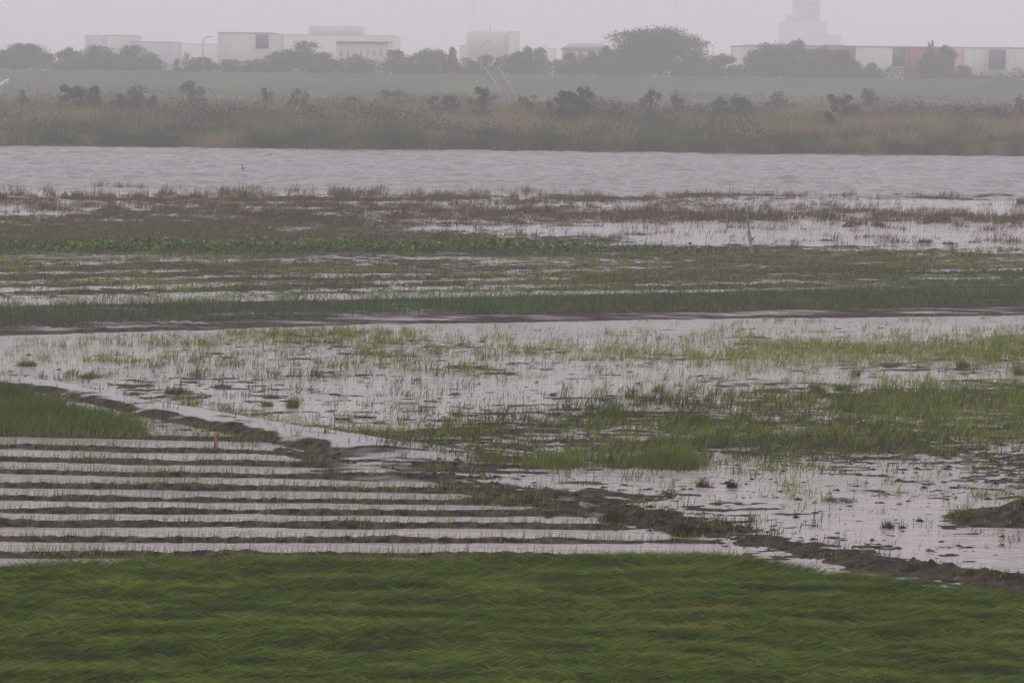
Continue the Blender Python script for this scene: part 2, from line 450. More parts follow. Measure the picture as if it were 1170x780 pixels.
def near_height(x, y):
    """height of the field above the flood water, how silty it is"""
    u, v = proj(x, y)
    p = land_f(u, v)
    far = sst(320, 240, v)
    n = 0.62 * fbm(x * .28, y * .42, 3, 5) + 0.5 * fbm(x * 1.5, y * 2.6, 9, 4)
    amp = 0.045 + 0.075 * far + 0.012 * sst(520, 560, v)
    p = p + .05 * sst(435, 450, v) * sst(545, 530, v) + .13 * sst(500, 250, u) * sst(290, 298, v) * sst(345, 335, v) - .13 * sst(294, 302, v) * sst(345, 335, v) - .2 * sst(275, 262, v) * sst(226, 232, v)
    z = amp * (1.35 * (2 * p - 1) * .5 + n * .55)
    z = z + (.022 + .03 * far) * fbm(x * 2.1, y * 5.5, 12, 4) + .012 * fbm(x * 6, y * 9, 15, 2) * sst(460, 520, v)
    silt = 0.12 + .3 * fbm(x * .3, y * .9, 17, 3)
    silt = np.clip(silt + .2 * fbm(x * 1.2, y * 3.2, 18, 4), -.3, .6) * sst(245, 300, v)
    # low crop rows across the middle and far fields
    rows = np.sin((v + 0.02 * u) * 2 * np.pi / 9.0 + 1.2 * fbm(x * .1, y * .1, 31, 2))
    z = z + 0.012 * rows * sst(300, 312, v) * sst(345, 335, v)
    # leek bed and the bare mud edge in front of it
    w_t, w_b = v - strip_t(u), v - strip_b(u)
    bed = sst(-4, 4, w_t) * sst(2, -1, w_b)
    z = z * (1 - bed) + bed * (0.10 + .02 * fbm(x, y * 2, 5, 3))
    bank = sst(-1, 1, w_b) * sst(9, 5, w_b)
    tooth = 0.5 + 0.5 * np.sin(x * 2 * np.pi / .42 + 2 * fbm(x * .3, y * .1, 8, 2))
    z = z * (1 - bank) + bank * (0.045 + 0.05 * sst(6, 0, w_b) * tooth * sst(450, 150, u) + .02 * fbm(x * 1.2, y * 3, 6, 4))
    silt = silt * (1 - bank) + bank * (.36 + .3 * fbm(x * .6, y * 3, 19, 3))
    wl = sst(8, 10, w_b) * sst(20, 15, w_b)
    z = z - wl * 0.05
    wl2 = np.exp(-((w_t + 5) / 3.2) ** 2) * sst(700, 450, u)
    z = z - wl2 * 0.09
    # furrows with low muddy ridges
    fm = furrow_mask(u, v)
    ph = np.interp(tilt(u, v) + 1.0 * fbm(x * .25, y * .08, 41, 3), RIDGE_V, np.arange(len(RIDGE_V)))
    d = ph - np.round(ph)
    idx = np.round(ph)
    brk = fbm(x * .35, idx * 3.7, 51, 4)
    rz = np.exp(-(d / .19) ** 2) * (0.106 + .012 * brk + .022 * fbm(x * 6.5, idx * 5.1 + d, 54, 3) + .022 * fbm(x * 1.1, idx * 3.1, 57, 2)) * (1 - .35 * sst(480, 800, u))
    zf = -0.045 + rz + .026 * fbm(x * .9, y * 4, 52, 5) + .03 * sst(400, 650, u) * fbm(x * .5, y * 3.6, 55, 4)
    z = z * (1 - fm) + fm * zf
    silt = silt * (1 - fm) + fm * (0.3 - 0.42 * np.exp(-(d / .26) ** 2) + .35 * fbm(x * .8, y * 4, 59, 4) + .28 * sst(350, 600, u) * fbm(x * .5, y * 2.5, 58, 3))
    # silt covered bund running down from the left
    w = v - bund_c(u)
    wid = poly(u, [(-400, 4.5), (0, 5), (160, 7), (390, 10), (470, 7), (560, 3)])
    hgt = poly(u, [(-400, .09), (0, .10), (160, .12), (330, .17), (420, .15), (480, .08), (560, 0)])
    prof = sst(-1.9, -.7, w / wid) * sst(1.25, .45, w / wid)
    bz = prof * hgt * (1 + .22 * fbm(x * .8, y * .9, 61, 5)) * (u < 560)
    silt = np.where(bz > .02, np.clip(.92 - .9 * sst(.05, .95, w / wid) + .65 * fbm(x * 1.7, y * 2.6 + x * 1.3, 63, 4), -.5, 1), silt)
    z = np.maximum(z, z * .3 + bz)
    # drain between the bund and the furrows, silt fan where it spills over
    fan = np.exp(-((u - 450) / 75) ** 2 - ((v - 535) / 16) ** 2)
    z = z + fan * (.055 + .03 * fbm(x * .7, y * 3.2, 71, 4))
    silt = np.maximum(silt, fan * (.75 + .55 * fbm(x * .5, y * 3.5, 72, 4)))
    mound = np.exp(-((u - 640) / 70) ** 2 - ((v - 570) / 9) ** 2)
    z = z + mound * (.06 + .13 * fbm(x * 2, y * 3, 75, 4))
    silt = silt - mound * .3
    # dark clodded bank along the drain to the right
    w = v - ditch_c(u)
    cl_ = poly(u, [(430, 0), (520, .25), (640, .45), (700, .9), (760, 1), (900, 1), (1170, .8), (1600, .7)])
    lump = np.exp(-(w / 6.5) ** 2) * cl_ * np.clip(.75 + .8 * fbm(x * .45, y * .5, 86, 3), .15, 1.3) * (.07 + .22 * np.abs(fbm(x * 1.1, y * 1.4, 81, 4)) + .14 * fbm(x * 3, y * 4, 82, 4)) * (u > 430)
    z = z + np.clip(lump, 0, 1)
    silt = silt * (1 - np.clip(np.exp(-(w / 16) ** 2) * cl_, 0, 1)) - (.3 - .5 * fbm(x * 1.3, y * 2.6, 84, 4)) * np.clip(np.exp(-(w / 12) ** 2) * cl_, 0, 1)
    sf = sst(350, 430, u) * sst(735, 640, u) * sst(512, 524, v) * sst(612, 596, v) * (1 - .75 * fm)
    st_ = .42 + .62 * fbm(x * .55, y * 3.6, 73, 4)
    silt = silt * (1 - sf) + sf * np.where(mound > .45, st_ - .35, st_)
    z = z + sf * .03 * fbm(x * .8, y * 4.5, 74, 4)
    # scoured dark bank at the right edge, its hollow's shade painted as darker mud
    pe = np.exp(-((u - 1180) / 46) ** 2)
    bank2 = sst(576, 592, v) * sst(604, 594, v) * pe
    z = z * (1 - .6 * bank2) + bank2 * (.44 + .16 * fbm(x * 1.6, y * 2, 85, 4))
    hole_shade = np.exp(-((u - 1175) / 75) ** 2) * sst(596, 604, v) * sst(622, 606, v)
    silt = silt * (1 - np.clip(bank2 * 1.5 + hole_shade, 0, 1)) - .9 * np.clip(bank2 + hole_shade, 0, 1)
    # grass field in the corner at left, foreground field
    gl = sst(175, 150, u + (v - 497) * -1.2) * sst(-4, 5, v - (446 + .28 * np.clip(u, -400, 170))) * sst(500, 494, v)
    z = z * (1 - gl) + gl * .08
    fg = sst(-2, 8, v - fg_edge(u))
    z = z * (1 - fg) + fg * (.09 + .05 * fbm(x * .22, y * .7, 91, 4) + .06 * fbm(x * .7, y * 2.6, 94, 4))
    silt = silt * (1 - fg)
    z = z - 0.5 * sst(222, 206, v)
    return z, silt, u, v


vv = np.concatenate([np.linspace(206, 330, 300), np.linspace(330.5, 660, 520), np.linspace(661, 1100, 180)])[::-1]
Drow = at(np.full_like(vv, 585.), vv)[:, 1]
fan_u = np.linspace(-1.42, 1.42, 760)
Yg = np.repeat(Drow[:, None], len(fan_u), 1)
Xg = fan_u[None, :] * Yg * (585 / F)
Zg, Sg, _, _ = near_height(Xg, Yg)
tag(mesh('field_mud', np.stack([Xg, Yg, Zg], -1), grid_quads(*Xg.shape), mat=M_MUD, smooth=True, attrs={'silt': Sg}),
    'flooded vegetable fields of dark mud, furrows and grey silt', 'field', kind='structure')

# ---- water
WX = np.array([-400, 400.])
mesh_w = MB()
mesh_w.add([(-400, -10, 0), (400, -10, 0), (400, 158.5, 0), (-400, 158.5, 0)], [(0, 1, 2, 3)])
tag(mesh_w.build('flood_water', M_FLOOD), 'still muddy flood water lying over the fields', 'water', kind='structure')
yr = np.arange(158.5, 252, .26)
xr = np.linspace(-1, 1, 520)
Yr = np.repeat(yr[:, None], len(xr), 1); Xr = xr[None, :] * (70 + 0 * Yr)
wz = .13 * fbm(Xr * .16, Yr * .34, 115, 4) + .09 * fbm(Xr * .22 + .05 * Yr, Yr * .50, 101, 5) + .055 * fbm(Xr * .9, Yr * 1.3, 104, 3) + .03 * fbm(Xr * .03, Yr * .16, 107, 3)
wz += .12 * fbm(Xr * .55 + .08 * Yr, Yr * .95, 117, 3) + .045 * fbm(Xr * 1.7 + Yr * .3, Yr * 2.2, 109, 3)
wz *= sst(158.5, 163, Yr) * (.35 + .65 * sst(246, 228, Yr))
tag(mesh('river_water', np.stack([Xr, Yr, wz], -1), grid_quads(*Xr.shape), mat=M_RIVER, smooth=True), 'swollen grey brown river with wind ripples', 'river', kind='structure')

# ---- far bank, floodplain, path, levee (profile along the view, wide sheet)
prof = np.array([(236, -1.2), (241.2, -.15), (243, .3), (246, .5), (270, .8), (340, 1.0), (420, 1.1), (470, 1.25), (508, 1.35), (514, 1.5), (536, 5.3), (541, 5.5), (547, 5.5), (560, 5.0), (580, 1.2), (640, .9)])
yb = np.unique(np.concatenate([np.arange(236, 300, 1.0), np.arange(300, 640, 2.5), [470, 508, 514, 536, 541, 547]]))
xb = np.linspace(-230, 230, 260)


def bank_z(x, y):
    yy = y - .045 * x * 0 + 1.2 * fbm(x * .05, y * 0, 111, 3) * (y < 262)
    return np.interp(yy, prof[:, 0], prof[:, 1]) + .10 * fbm(x * .12, y * .12, 112, 4) * sst(246, 262, y) * sst(545, 500, y)


Xb, Yb = np.meshgrid(xb, yb)
Zb = bank_z(Xb, Yb)
qb = grid_quads(*Xb.shape)
cy_ = Yb.ravel()[qb].mean(1)
parts_ = (('river_edge', cy_ < 245, M_MUD, 'dark muddy edge of the far river bank'), ('river_bank', (cy_ >= 245) & (cy_ < 509), M_BANK, 'overgrown far river bank and floodplain'), ('levee', cy_ >= 509, M_LEVEE, 'long green grassed levee across the far side'))
for nm, sel, m_, lb in parts_:
    q = qb[sel]; uq, inv = np.unique(q, return_inverse=True)
    tag(mesh(nm, np.stack([Xb, Yb, Zb], -1).reshape(-1, 3)[uq], inv.reshape(-1, 4), mat=m_, smooth=True), lb, 'bank' if 'bank' in nm else 'levee', kind='structure')
# wet path along the levee foot, broken by grass
yp = np.linspace(476, 503, 12)
Xp, Yp = np.meshgrid(np.linspace(-150, 150, 160), yp)
Zp = bank_z(Xp, Yp) + .06 + .35 * (np.abs(fbm(Xp * .02, Yp * .05, 121, 3)) - .38)
tag(mesh('path', np.stack([Xp, Yp, Zp], -1), grid_quads(*Xp.shape), mat=M_ROAD, smooth=True), 'grey wet path along the foot of the levee', 'path', kind='structure')

# ---- haze: the rain filled air
hz = MB().box(-1900, 1900, -80, 6500, -3.2, 95)
M_HAZE = bpy.data.materials.new('rain haze'); M_HAZE.use_nodes = True
t = M_HAZE.node_tree; t.nodes.clear()
mo = N(t, 'ShaderNodeOutputMaterial'); pv = N(t, 'ShaderNodeVolumePrincipled')
pv.inputs['Color'].default_value = (1.0, .995, 1.0, 1)
pv.inputs['Density'].default_value = 0.00103
pv.inputs['Anisotropy'].default_value = 0.0
t.links.new(pv.outputs[0], mo.inputs['Volume'])
tag(hz.build('haze', M_HAZE), 'grey rain haze filling the air', 'haze', kind='stuff')


# ================================================================ VEGETATION STUFF
def blades(pos, h, lx, ly, w, tint, rise=1.0, name='grass', m=None, parent=None, seg=2):
    """curved tapering blades. pos Nx3, h length, (lx,ly) lean as a fraction of length at the tip, w width"""
    n = len(pos)
    a = rng.uniform(-.9, .9, n)
    wx, wy = np.cos(a) * w * .5, np.sin(a) * w * .5
    up = np.sqrt(np.clip(1 - lx ** 2 - ly ** 2, .0004, 1)) * rise
    ts = np.linspace(0, 1, seg + 1)
    V = np.zeros((n, 2 * seg + 1, 3), np.float32)
    for k, tt in enumerate(ts):
        c = pos + np.stack([lx * h * tt ** 1.6, ly * h * tt ** 1.6, up * h * (tt - .25 * tt ** 2 * (1 - up))], -1)
        if k < seg:
            f = 1 - .55 * tt
            V[:, 2 * k] = c - np.stack([wx * f, wy * f, 0 * wx], -1)
            V[:, 2 * k + 1] = c + np.stack([wx * f, wy * f, 0 * wx], -1)
        else:
            V[:, 2 * seg] = c
    b = (np.arange(n) * (2 * seg + 1))[:, None]
    Q = np.concatenate([b + np.array([[2 * k, 2 * k + 1, 2 * k + 3, 2 * k + 2]]) for k in range(seg - 1)], 0) if seg > 1 else None
    T = b + np.array([[2 * seg - 2, 2 * seg - 1, 2 * seg]])
    return mesh(name, V.reshape(-1, 3), Q, T, m, parent, attrs={'tint': np.repeat(np.clip(tint, 0, 1), 2 * seg + 1)})


def scatter(n, D0, D1, marg=1.28):
    """n points evenly spread over the ground between two distances"""
    y = np.sqrt(rng.uniform(D0 ** 2, D1 ** 2, n))
    x = rng.uniform(-1, 1, n) * y * (585 / F) * marg
    return x, y


# foreground: lodged grass combed sideways by the wind
x, y = scatter(540000, 31.0, 43.8, 1.18)
z, _, u, v = near_height(x, y)
edge = v - fg_edge(u)
bare = np.exp(-((u - 965) / 16) ** 2 - ((v - 716) / 7) ** 2)
k = (edge + 4 * fbm(x * 1.2, y * 1.2, 201, 3) > 0) & (rng.random(len(x)) > bare * 1.1)
x, y, z, u, v, edge = x[k], y[k], z[k], u[k], v[k], edge[k]
flow = .32 * fbm(x * .5, y * 1.6, 203, 4) - .10
stand = sst(12, 1, edge) * .4 + .25 * sst(.3, .9, fbm(x * .5, y * 1.0, 206, 3))
lean = np.clip(.99 - .5 * stand - .09 * rng.random(len(x)), .2, .992)
ang = flow + rng.normal(0, .33, len(x)) + np.where(rng.random(len(x)) < .33, np.pi, 0)
h_ = rng.uniform(.10, .36, len(x))
tuft = fbm(x * 1.3, y * 4.6, 211, 4)
z = z + .05 * tuft
ti = .43 + .08 * fbm(x * .30, y * 1.3, 207, 3) + .42 * tuft + .22 * sst(30, 0, edge) * .6 + rng.normal(0, .17, len(x))
brown = .55 * (rng.random(len(x)) < .13) + sst(.2, .7, fbm(x * .7, y * 3.6, 209, 4)) * sst(10, 40, edge)
ti = np.clip(ti, 0, .68) + brown * rng.uniform(.05, .32, len(x))
tag(blades(np.stack([x, y, z - .01], -1), h_, lean * np.cos(ang), lean * np.sin(ang), rng.uniform(.008, .017, len(x)), ti, name='lodged_grass', m=M_GRASS, seg=3),
    'dark green grass flattened sideways by wind in front', 'grass', kind='stuff')

# sprouting grass over the flooded fields
x, y = scatter(330000, 43, 125)
u, v = proj(x, y)
g = grass_f(u, v)
cl1 = fbm(x * .55, y * .8, 221, 4); cl2 = fbm(x * 2.6, y * 3.2, 225, 3)
rowm = .5 + .5 * np.sin((v + .02 * u) * 2 * np.pi / 9.0)
pr = np.clip(g * 1.45 - .22 + .32 * cl1 + .42 * cl2 + .16 * (rowm - .5) * sst(360, 380, v), 0, 1) ** 1.4 * (1 - furrow_mask(u, v))
pr *= 1 - sst(-3, 0, v - strip_t(u)) * sst(16, 8, v - strip_b(u))
pr *= (v < fg_edge(u) - 1) * np.where(v < 346, .25 + .9 * rowm, 1)
pr *= 1 - .95 * (np.abs((v - bund_c(u)) / 10) < 1) * (u < 430)
lone = (rng.random(len(x)) < .10 * np.clip(g * 2, 0, 1)) & (v > 375) & (v < 640)
k = (rng.random(len(x)) < pr * np.where(v < 350, .22 + .12 * sst(500, 250, u), .46)) | (lone & (furrow_mask(u, v) < .3) & (v < fg_edge(u) - 3))
x, y, u, v, cl1, lone = x[k], y[k], u[k], v[k], cl1[k], lone[k]
hp = rng.uniform(.5, 1.35, len(x)) ** 1.4; tp_ = rng.normal(0, .14, len(x))
rep = np.where(lone, 2, rng.integers(4, 11, len(x)))
x, y, u, v, cl1, lone, hp, tp_ = [np.repeat(q, rep) for q in (x, y, u, v, cl1, lone, hp, tp_)]
sp_ = np.where(v < 350, .13, .085)
x = x + rng.normal(0, 1, len(x)) * sp_; y = y + rng.normal(0, 1, len(x)) * sp_ * .8
z, _, _, _ = near_height(x, y)
h_ = np.where(v < 350, rng.uniform(.06, .19, len(x)), rng.uniform(.07, .24, len(x)) * (1 + .35 * cl1) + .04)
h_ = np.where(lone & (v > 360), rng.uniform(.08, .24, len(x)), h_ * hp)
tl = rng.normal(.3, .42, len(x))
ti = .42 + .30 * fbm(x * .15, y * .3, 231, 3) + tp_ + rng.normal(0, .14, len(x)) - .04 * sst(350, 320, v) + .22 * sst(300, 620, u) * sst(370, 380, v) * sst(480, 420, v)
tag(blades(np.stack([x, y, np.maximum(z, -.02) - .01], -1), h_, np.clip(tl, -.7, .8), rng.normal(0, .3, len(x)).clip(-.5, .5), rng.uniform(.010, .019, len(x)) * np.where(v < 350, 1.7, 1), ti, name='field_grass', m=M_SPROUT),
    'sparse green sprouts and weeds standing in the flood water', 'grass', kind='stuff')

# seedlings along the furrow ridges
x, y = scatter(300000, 41, 56)
u, v = proj(x, y)
fm = furrow_mask(u, v)
ph = np.interp(tilt(u, v), RIDGE_V, np.arange(len(RIDGE_V)))
d = np.abs(ph - np.round(ph))
k = (fm > .5) & (rng.random(len(x)) < np.exp(-(d / .16) ** 2) * (.17 + .3 * sst(.1, .9, fbm(x * .6, y * 2, 241, 3))) * np.where(u > 450, .8, 1))
x, y, u, v = x[k], y[k], u[k], v[k]
z, _, _, _ = near_height(x, y)
tag(blades(np.stack([x, y, z - .01], -1), rng.uniform(.07, .25, len(x)), rng.normal(.2, .25, len(x)).clip(-.6, .7), rng.normal(0, .2, len(x)).clip(-.5, .5), rng.uniform(.007, .012, len(x)), .55 + rng.normal(0, .2, len(x)), name='furrow_seedlings', m=M_SPROUT),
    'thin green seedlings along the flooded furrow ridges', 'seedlings', kind='stuff')

# bund flanks and clodded bank: low weeds
x, y = scatter(420000, 40, 66)
u, v = proj(x, y)
w = (v - bund_c(u)) / 10
pb = sst(.5, .9, w) * sst(2.6, 1.3, w) * (u < 400) * .35 * sst(-.3, .4, fbm(x * .9, y * .9, 251, 3))
pb += sst(-2.6, -1.6, w) * sst(-.9, -1.5, w) * sst(180, 260, u) * (u < 470) * .55 * sst(-.2, .5, fbm(x * .8, y * .8, 252, 3))
w2 = (v - ditch_c(u)) / 10
pb += np.exp(-w2 ** 2) * (u > 480) * .3 * sst(-.2, .6, fbm(x * 1.1, y * 1.1, 253, 3))
k = (rng.random(len(x)) < pb) & (v < fg_edge(u) - 1)
x, y, u, v = x[k], y[k], u[k], v[k]
z, _, _, _ = near_height(x, y)
tag(blades(np.stack([x, y, z - .01], -1), rng.uniform(.05, .2, len(x)), rng.normal(.4, .3, len(x)).clip(-.7, .9), rng.normal(-.1, .25, len(x)).clip(-.5, .4), rng.uniform(.008, .014, len(x)), .22 + rng.normal(0, .2, len(x)) + .3 * (u < 470) * (v < bund_c(u)), name='bund_weeds', m=M_SPROUT),
    'low dark weeds on the silty bund and muddy banks', 'weeds', kind='stuff')

x, y = scatter(200000, 40, 56)
u, v = proj(x, y)
w2 = (v - ditch_c(u)) / 9
k = (rng.random(len(x)) < np.exp(-w2 ** 2) * (u > 560) * .42 * sst(-.1, .5, fbm(x * 1.3, y * 1.3, 255, 3))) & (v < fg_edge(u) - 1)
x, y = x[k], y[k]
z, _, _, _ = near_height(x, y)
tag(blades(np.stack([x, y, z - .01], -1), rng.uniform(.06, .24, len(x)), rng.normal(.5, .4, len(x)).clip(-.9, .95), rng.normal(-.15, .3, len(x)).clip(-.3, .3), rng.uniform(.009, .016, len(x)), rng.uniform(0, .55, len(x)), name='bank_straw', m=M_DEAD),
    'dark dead roots and straw matted over the clodded drain bank', 'straw', kind='stuff')

# grass corner at left
x, y = scatter(230000, 50, 72, 1.3)
u, v = proj(x, y)
top = 447 + .28 * np.clip(u, -400, 170)
k = (v > top + 2 * fbm(x, y, 261, 3)) & (v < 498) & (u < 168 + (v - 480) * .3 + 5 * fbm(x, y, 262, 3)) & (x < 0)
x, y, u, v = x[k], y[k], u[k], v[k]
z, _, _, _ = near_height(x, y)
tag(blades(np.stack([x, y, z - .01], -1), rng.uniform(.18, .42, len(x)), rng.normal(.35, .25, len(x)).clip(-.5, .85), rng.normal(0, .25, len(x)).clip(-.5, .5), rng.uniform(.010, .018, len(x)), .50 + .2 * fbm(x * .5, y * .8, 263, 3) + rng.normal(0, .15, len(x)), name='plot_grass', m=M_GRASS),
    'dense green grass plot in the corner above the furrows', 'grass', kind='stuff')

# leek strip
x, y = scatter(520000, 74, 100)
u, v = proj(x, y)
k = (v > strip_t(u) + 3 + 1.5 * fbm(x * .5, y, 271, 3)) & (v < strip_b(u) + 1 + 1.2 * fbm(x * 1.5, y, 272, 3))
x, y, u, v = x[k], y[k], u[k], v[k]
gap = fbm(x * .5, y * 1.4, 273, 4)
rowl = .5 + .5 * np.sin((y + .09 * x) * 2 * np.pi / 1.15)
k = rng.random(len(x)) < (.34 + .45 * gap) * (.25 + .75 * rowl)
x, y, gap = x[k], y[k], gap[k]
z, _, _, _ = near_height(x, y)
tag(blades(np.stack([x, y, z - .01], -1), rng.uniform(.12, .40, len(x)) * (1 + .35 * gap), rng.normal(.15, .28, len(x)).clip(-.7, .8), rng.normal(0, .25, len(x)).clip(-.5, .5), rng.uniform(.012, .022, len(x)), .45 + .3 * gap + rng.normal(0, .26, len(x)), name='leek_bed', m=M_LEEK),
    'long dark green bed of leeks crossing the middle', 'leek bed', kind='stuff')

# brown dead stalks and flattened debris along the river side
x, y = scatter(900000, 108, 165)
u, v = proj(x, y)
g = dead_f(u, v)
c1 = fbm(x * .30, y * .5, 281, 4); c2 = fbm(x * 1.2, y * 1.2, 283, 3)
pr = np.clip(g * 1.7 - .72 + .9 * c1 + 1.2 * c2, 0, 1)
sb = v - poly(u, [(930, 296), (1000, 301), (1170, 309), (1600, 325)])
pr = np.maximum(pr, np.exp(-(sb / 4.5) ** 2) * sst(930, 1010, u) * .9)
k = rng.random(len(x)) < pr * .42
x, y, u, v, c2, c1 = x[k], y[k], u[k], v[k], c2[k], c1[k]
z, _, _, _ = near_height(x, y)
upr = sst(232, 222, v)
h_ = rng.uniform(.10, .30, len(x)) * np.clip(.8 + 1.3 * c2, .3, 2.4) * (1 + 1.1 * upr * rng.random(len(x)) ** 2) * np.where(v > 285, .7, 1) * (1 + .6 * np.exp(-((v - 250) / 6) ** 2) * sst(550, 800, u))
lx = rng.normal(.6, .5, len(x)) * (1 - .35 * upr)
ti = .36 + rng.normal(0, .2, len(x)) + .25 * upr * rng.random(len(x)) + .2 * c1
ti = np.where((rng.random(len(x)) < .16 + .7 * sst(247, 258, v) * sst(560, 250, u)), rng.uniform(.88, 1, len(x)), np.clip(ti, 0, .82))
tag(blades(np.stack([x, y, np.maximum(z, -.03) - .01], -1), h_, lx.clip(-.9, .93), rng.normal(0, .3, len(x)).clip(-.3, .3), rng.uniform(.016, .034, len(x)), ti, name='dead_stalks', m=M_DEAD),
    'brown dead stalks and flood debris along the near shore', 'dead stalks', kind='stuff')


# leafy green row
def leaf_cloud(P, size, tint, name, m, parent=None, flat=.5):
    n = len(P)
    a = rng.normal(size=(n, 3)); a /= np.linalg.norm(a, axis=1)[:, None]
    b = rng.normal(size=(n, 3)); b[:, 2] *= flat
    b -= (a * b).sum(1)[:, None] * a; b /= np.linalg.norm(b, axis=1)[:, None] + 1e-9
    s = np.asarray(size).reshape(-1, 1) * np.ones((n, 1))
    V = np.stack([P - a * s * .5, P + b * s * .32, P + a * s * .5, P - b * s * .32], 1)
    i = (np.arange(n) * 4)[:, None]
    return mesh(name, V.reshape(-1, 3), i + np.array([[0, 1, 2, 3]]), None, m, parent, attrs={'tint': np.repeat(np.clip(tint, 0, 1), 4)})


x, y = scatter(120000, 100, 128)
u, v = proj(x, y)
rc = poly(u, [(-400, 288), (0, 286), (400, 285), (670, 287), (840, 291)])
den = sst(4.5, 2.5, np.abs(v - rc)) * (sst(700, 640, u) + .28 * sst(860, 800, u)) * sst(-.95, -.1, fbm(x * .35, y * .3, 291, 4))
k = rng.random(len(x)) < den
x, y, u = x[k], y[k], u[k]
hm = (.28 + .16 * fbm(x * .9, y * .9, 293, 3)) * np.where(u > 660, .55, 1)
zz = rng.uniform(.0, 1, len(x)) ** .7 * hm
tag(leaf_cloud(np.stack([x, y, .08 + zz], -1), rng.uniform(.10, .24, len(x)), .3 + .5 * zz / .4 * .4 + rng.normal(0, .22, len(x)), 'leafy_crop', M_LEAFY),
    'bright leafy crop row at the far end of the field', 'leafy crop', kind='stuff')

# reeds on the far bank
nb = 300000
y = 242.0 + (rng.random(nb) ** 1.7) * 108
x = rng.uniform(-1, 1, nb) * y * (585 / F) * 1.3
u, v = proj(x, y)
z = bank_z(x, y)
c1 = fbm(x * .055, y * .07, 301, 4); c2 = fbm(x * .22, y * .22, 303, 3)
dd = y - 242
h_ = (1.05 + .8 * sst(2, 16, dd) + .7 * c1 + .6 * c2) * rng.uniform(.6, 1.2, nb) * np.where(rng.random(nb) < .04, 1.5, 1)
ti = .24 + .26 * sst(3, 20, dd) + .5 * fbm(x * .07, y * .06, 307, 4) * sst(2, 14, dd) + .36 * c2 + .3 * fbm(x * .4, y * .3, 309, 2) + rng.normal(0, .14, nb)
k = rng.random(nb) < .9 + .4 * c2
tag(blades(np.stack([x, y, z - .02], -1)[k], np.clip(h_, .3, 3)[k], rng.normal(.2, .22, nb).clip(-.5, .7)[k], rng.normal(0, .2, nb).clip(-.4, .4)[k], rng.uniform(.05, .11, nb)[k], ti[k], name='reeds', m=M_REED),
    'tall green and tan reeds lining the far river bank', 'reeds', kind='stuff')


# scrub among the reeds and along the floodplain behind them
def scrub(name, label, D0, D1, n, hmax, leaf, thr, seed, m, tint):
    y = rng.uniform(D0, D1, n); x = rng.uniform(-1, 1, n) * y * (585 / F) * 1.3
    d = fbm(x * .09, y * .05, seed, 4)
    k = d > thr
    x, y, d = x[k], y[k], d[k]
    hh = hmax * np.clip((d - thr) * 2.2, 0, 1) * (.6 + .6 * vn(x * .8, y * .8, seed + 9))
    z = bank_z(x, y) + hh * rng.random(len(x)) ** .6
    tag(leaf_cloud(np.stack([x, y, z], -1), rng.uniform(.6, 1.3, len(x)) * leaf, tint + .3 * rng.random(len(x)) + rng.normal(0, .12, len(x)), name, m), label, 'scrub', kind='stuff')
scrub('reed_scrub', 'darker green low scrub growing through the reeds', 242.5, 310, 150000, 3.0, .22, -.06, 341, M_BUSH, .25)
scrub('levee_scrub', 'hazy low hedge of shrubs between the levee trees', 549, 566, 40000, 3.2, .42, -.3, 361, M_TREE, .25)
scrub('floodplain_scrub', 'hazy low scrub patches on the floodplain behind the reeds', 380, 512, 60000, 1.5, .4, .05, 351, M_BUSH, .2)


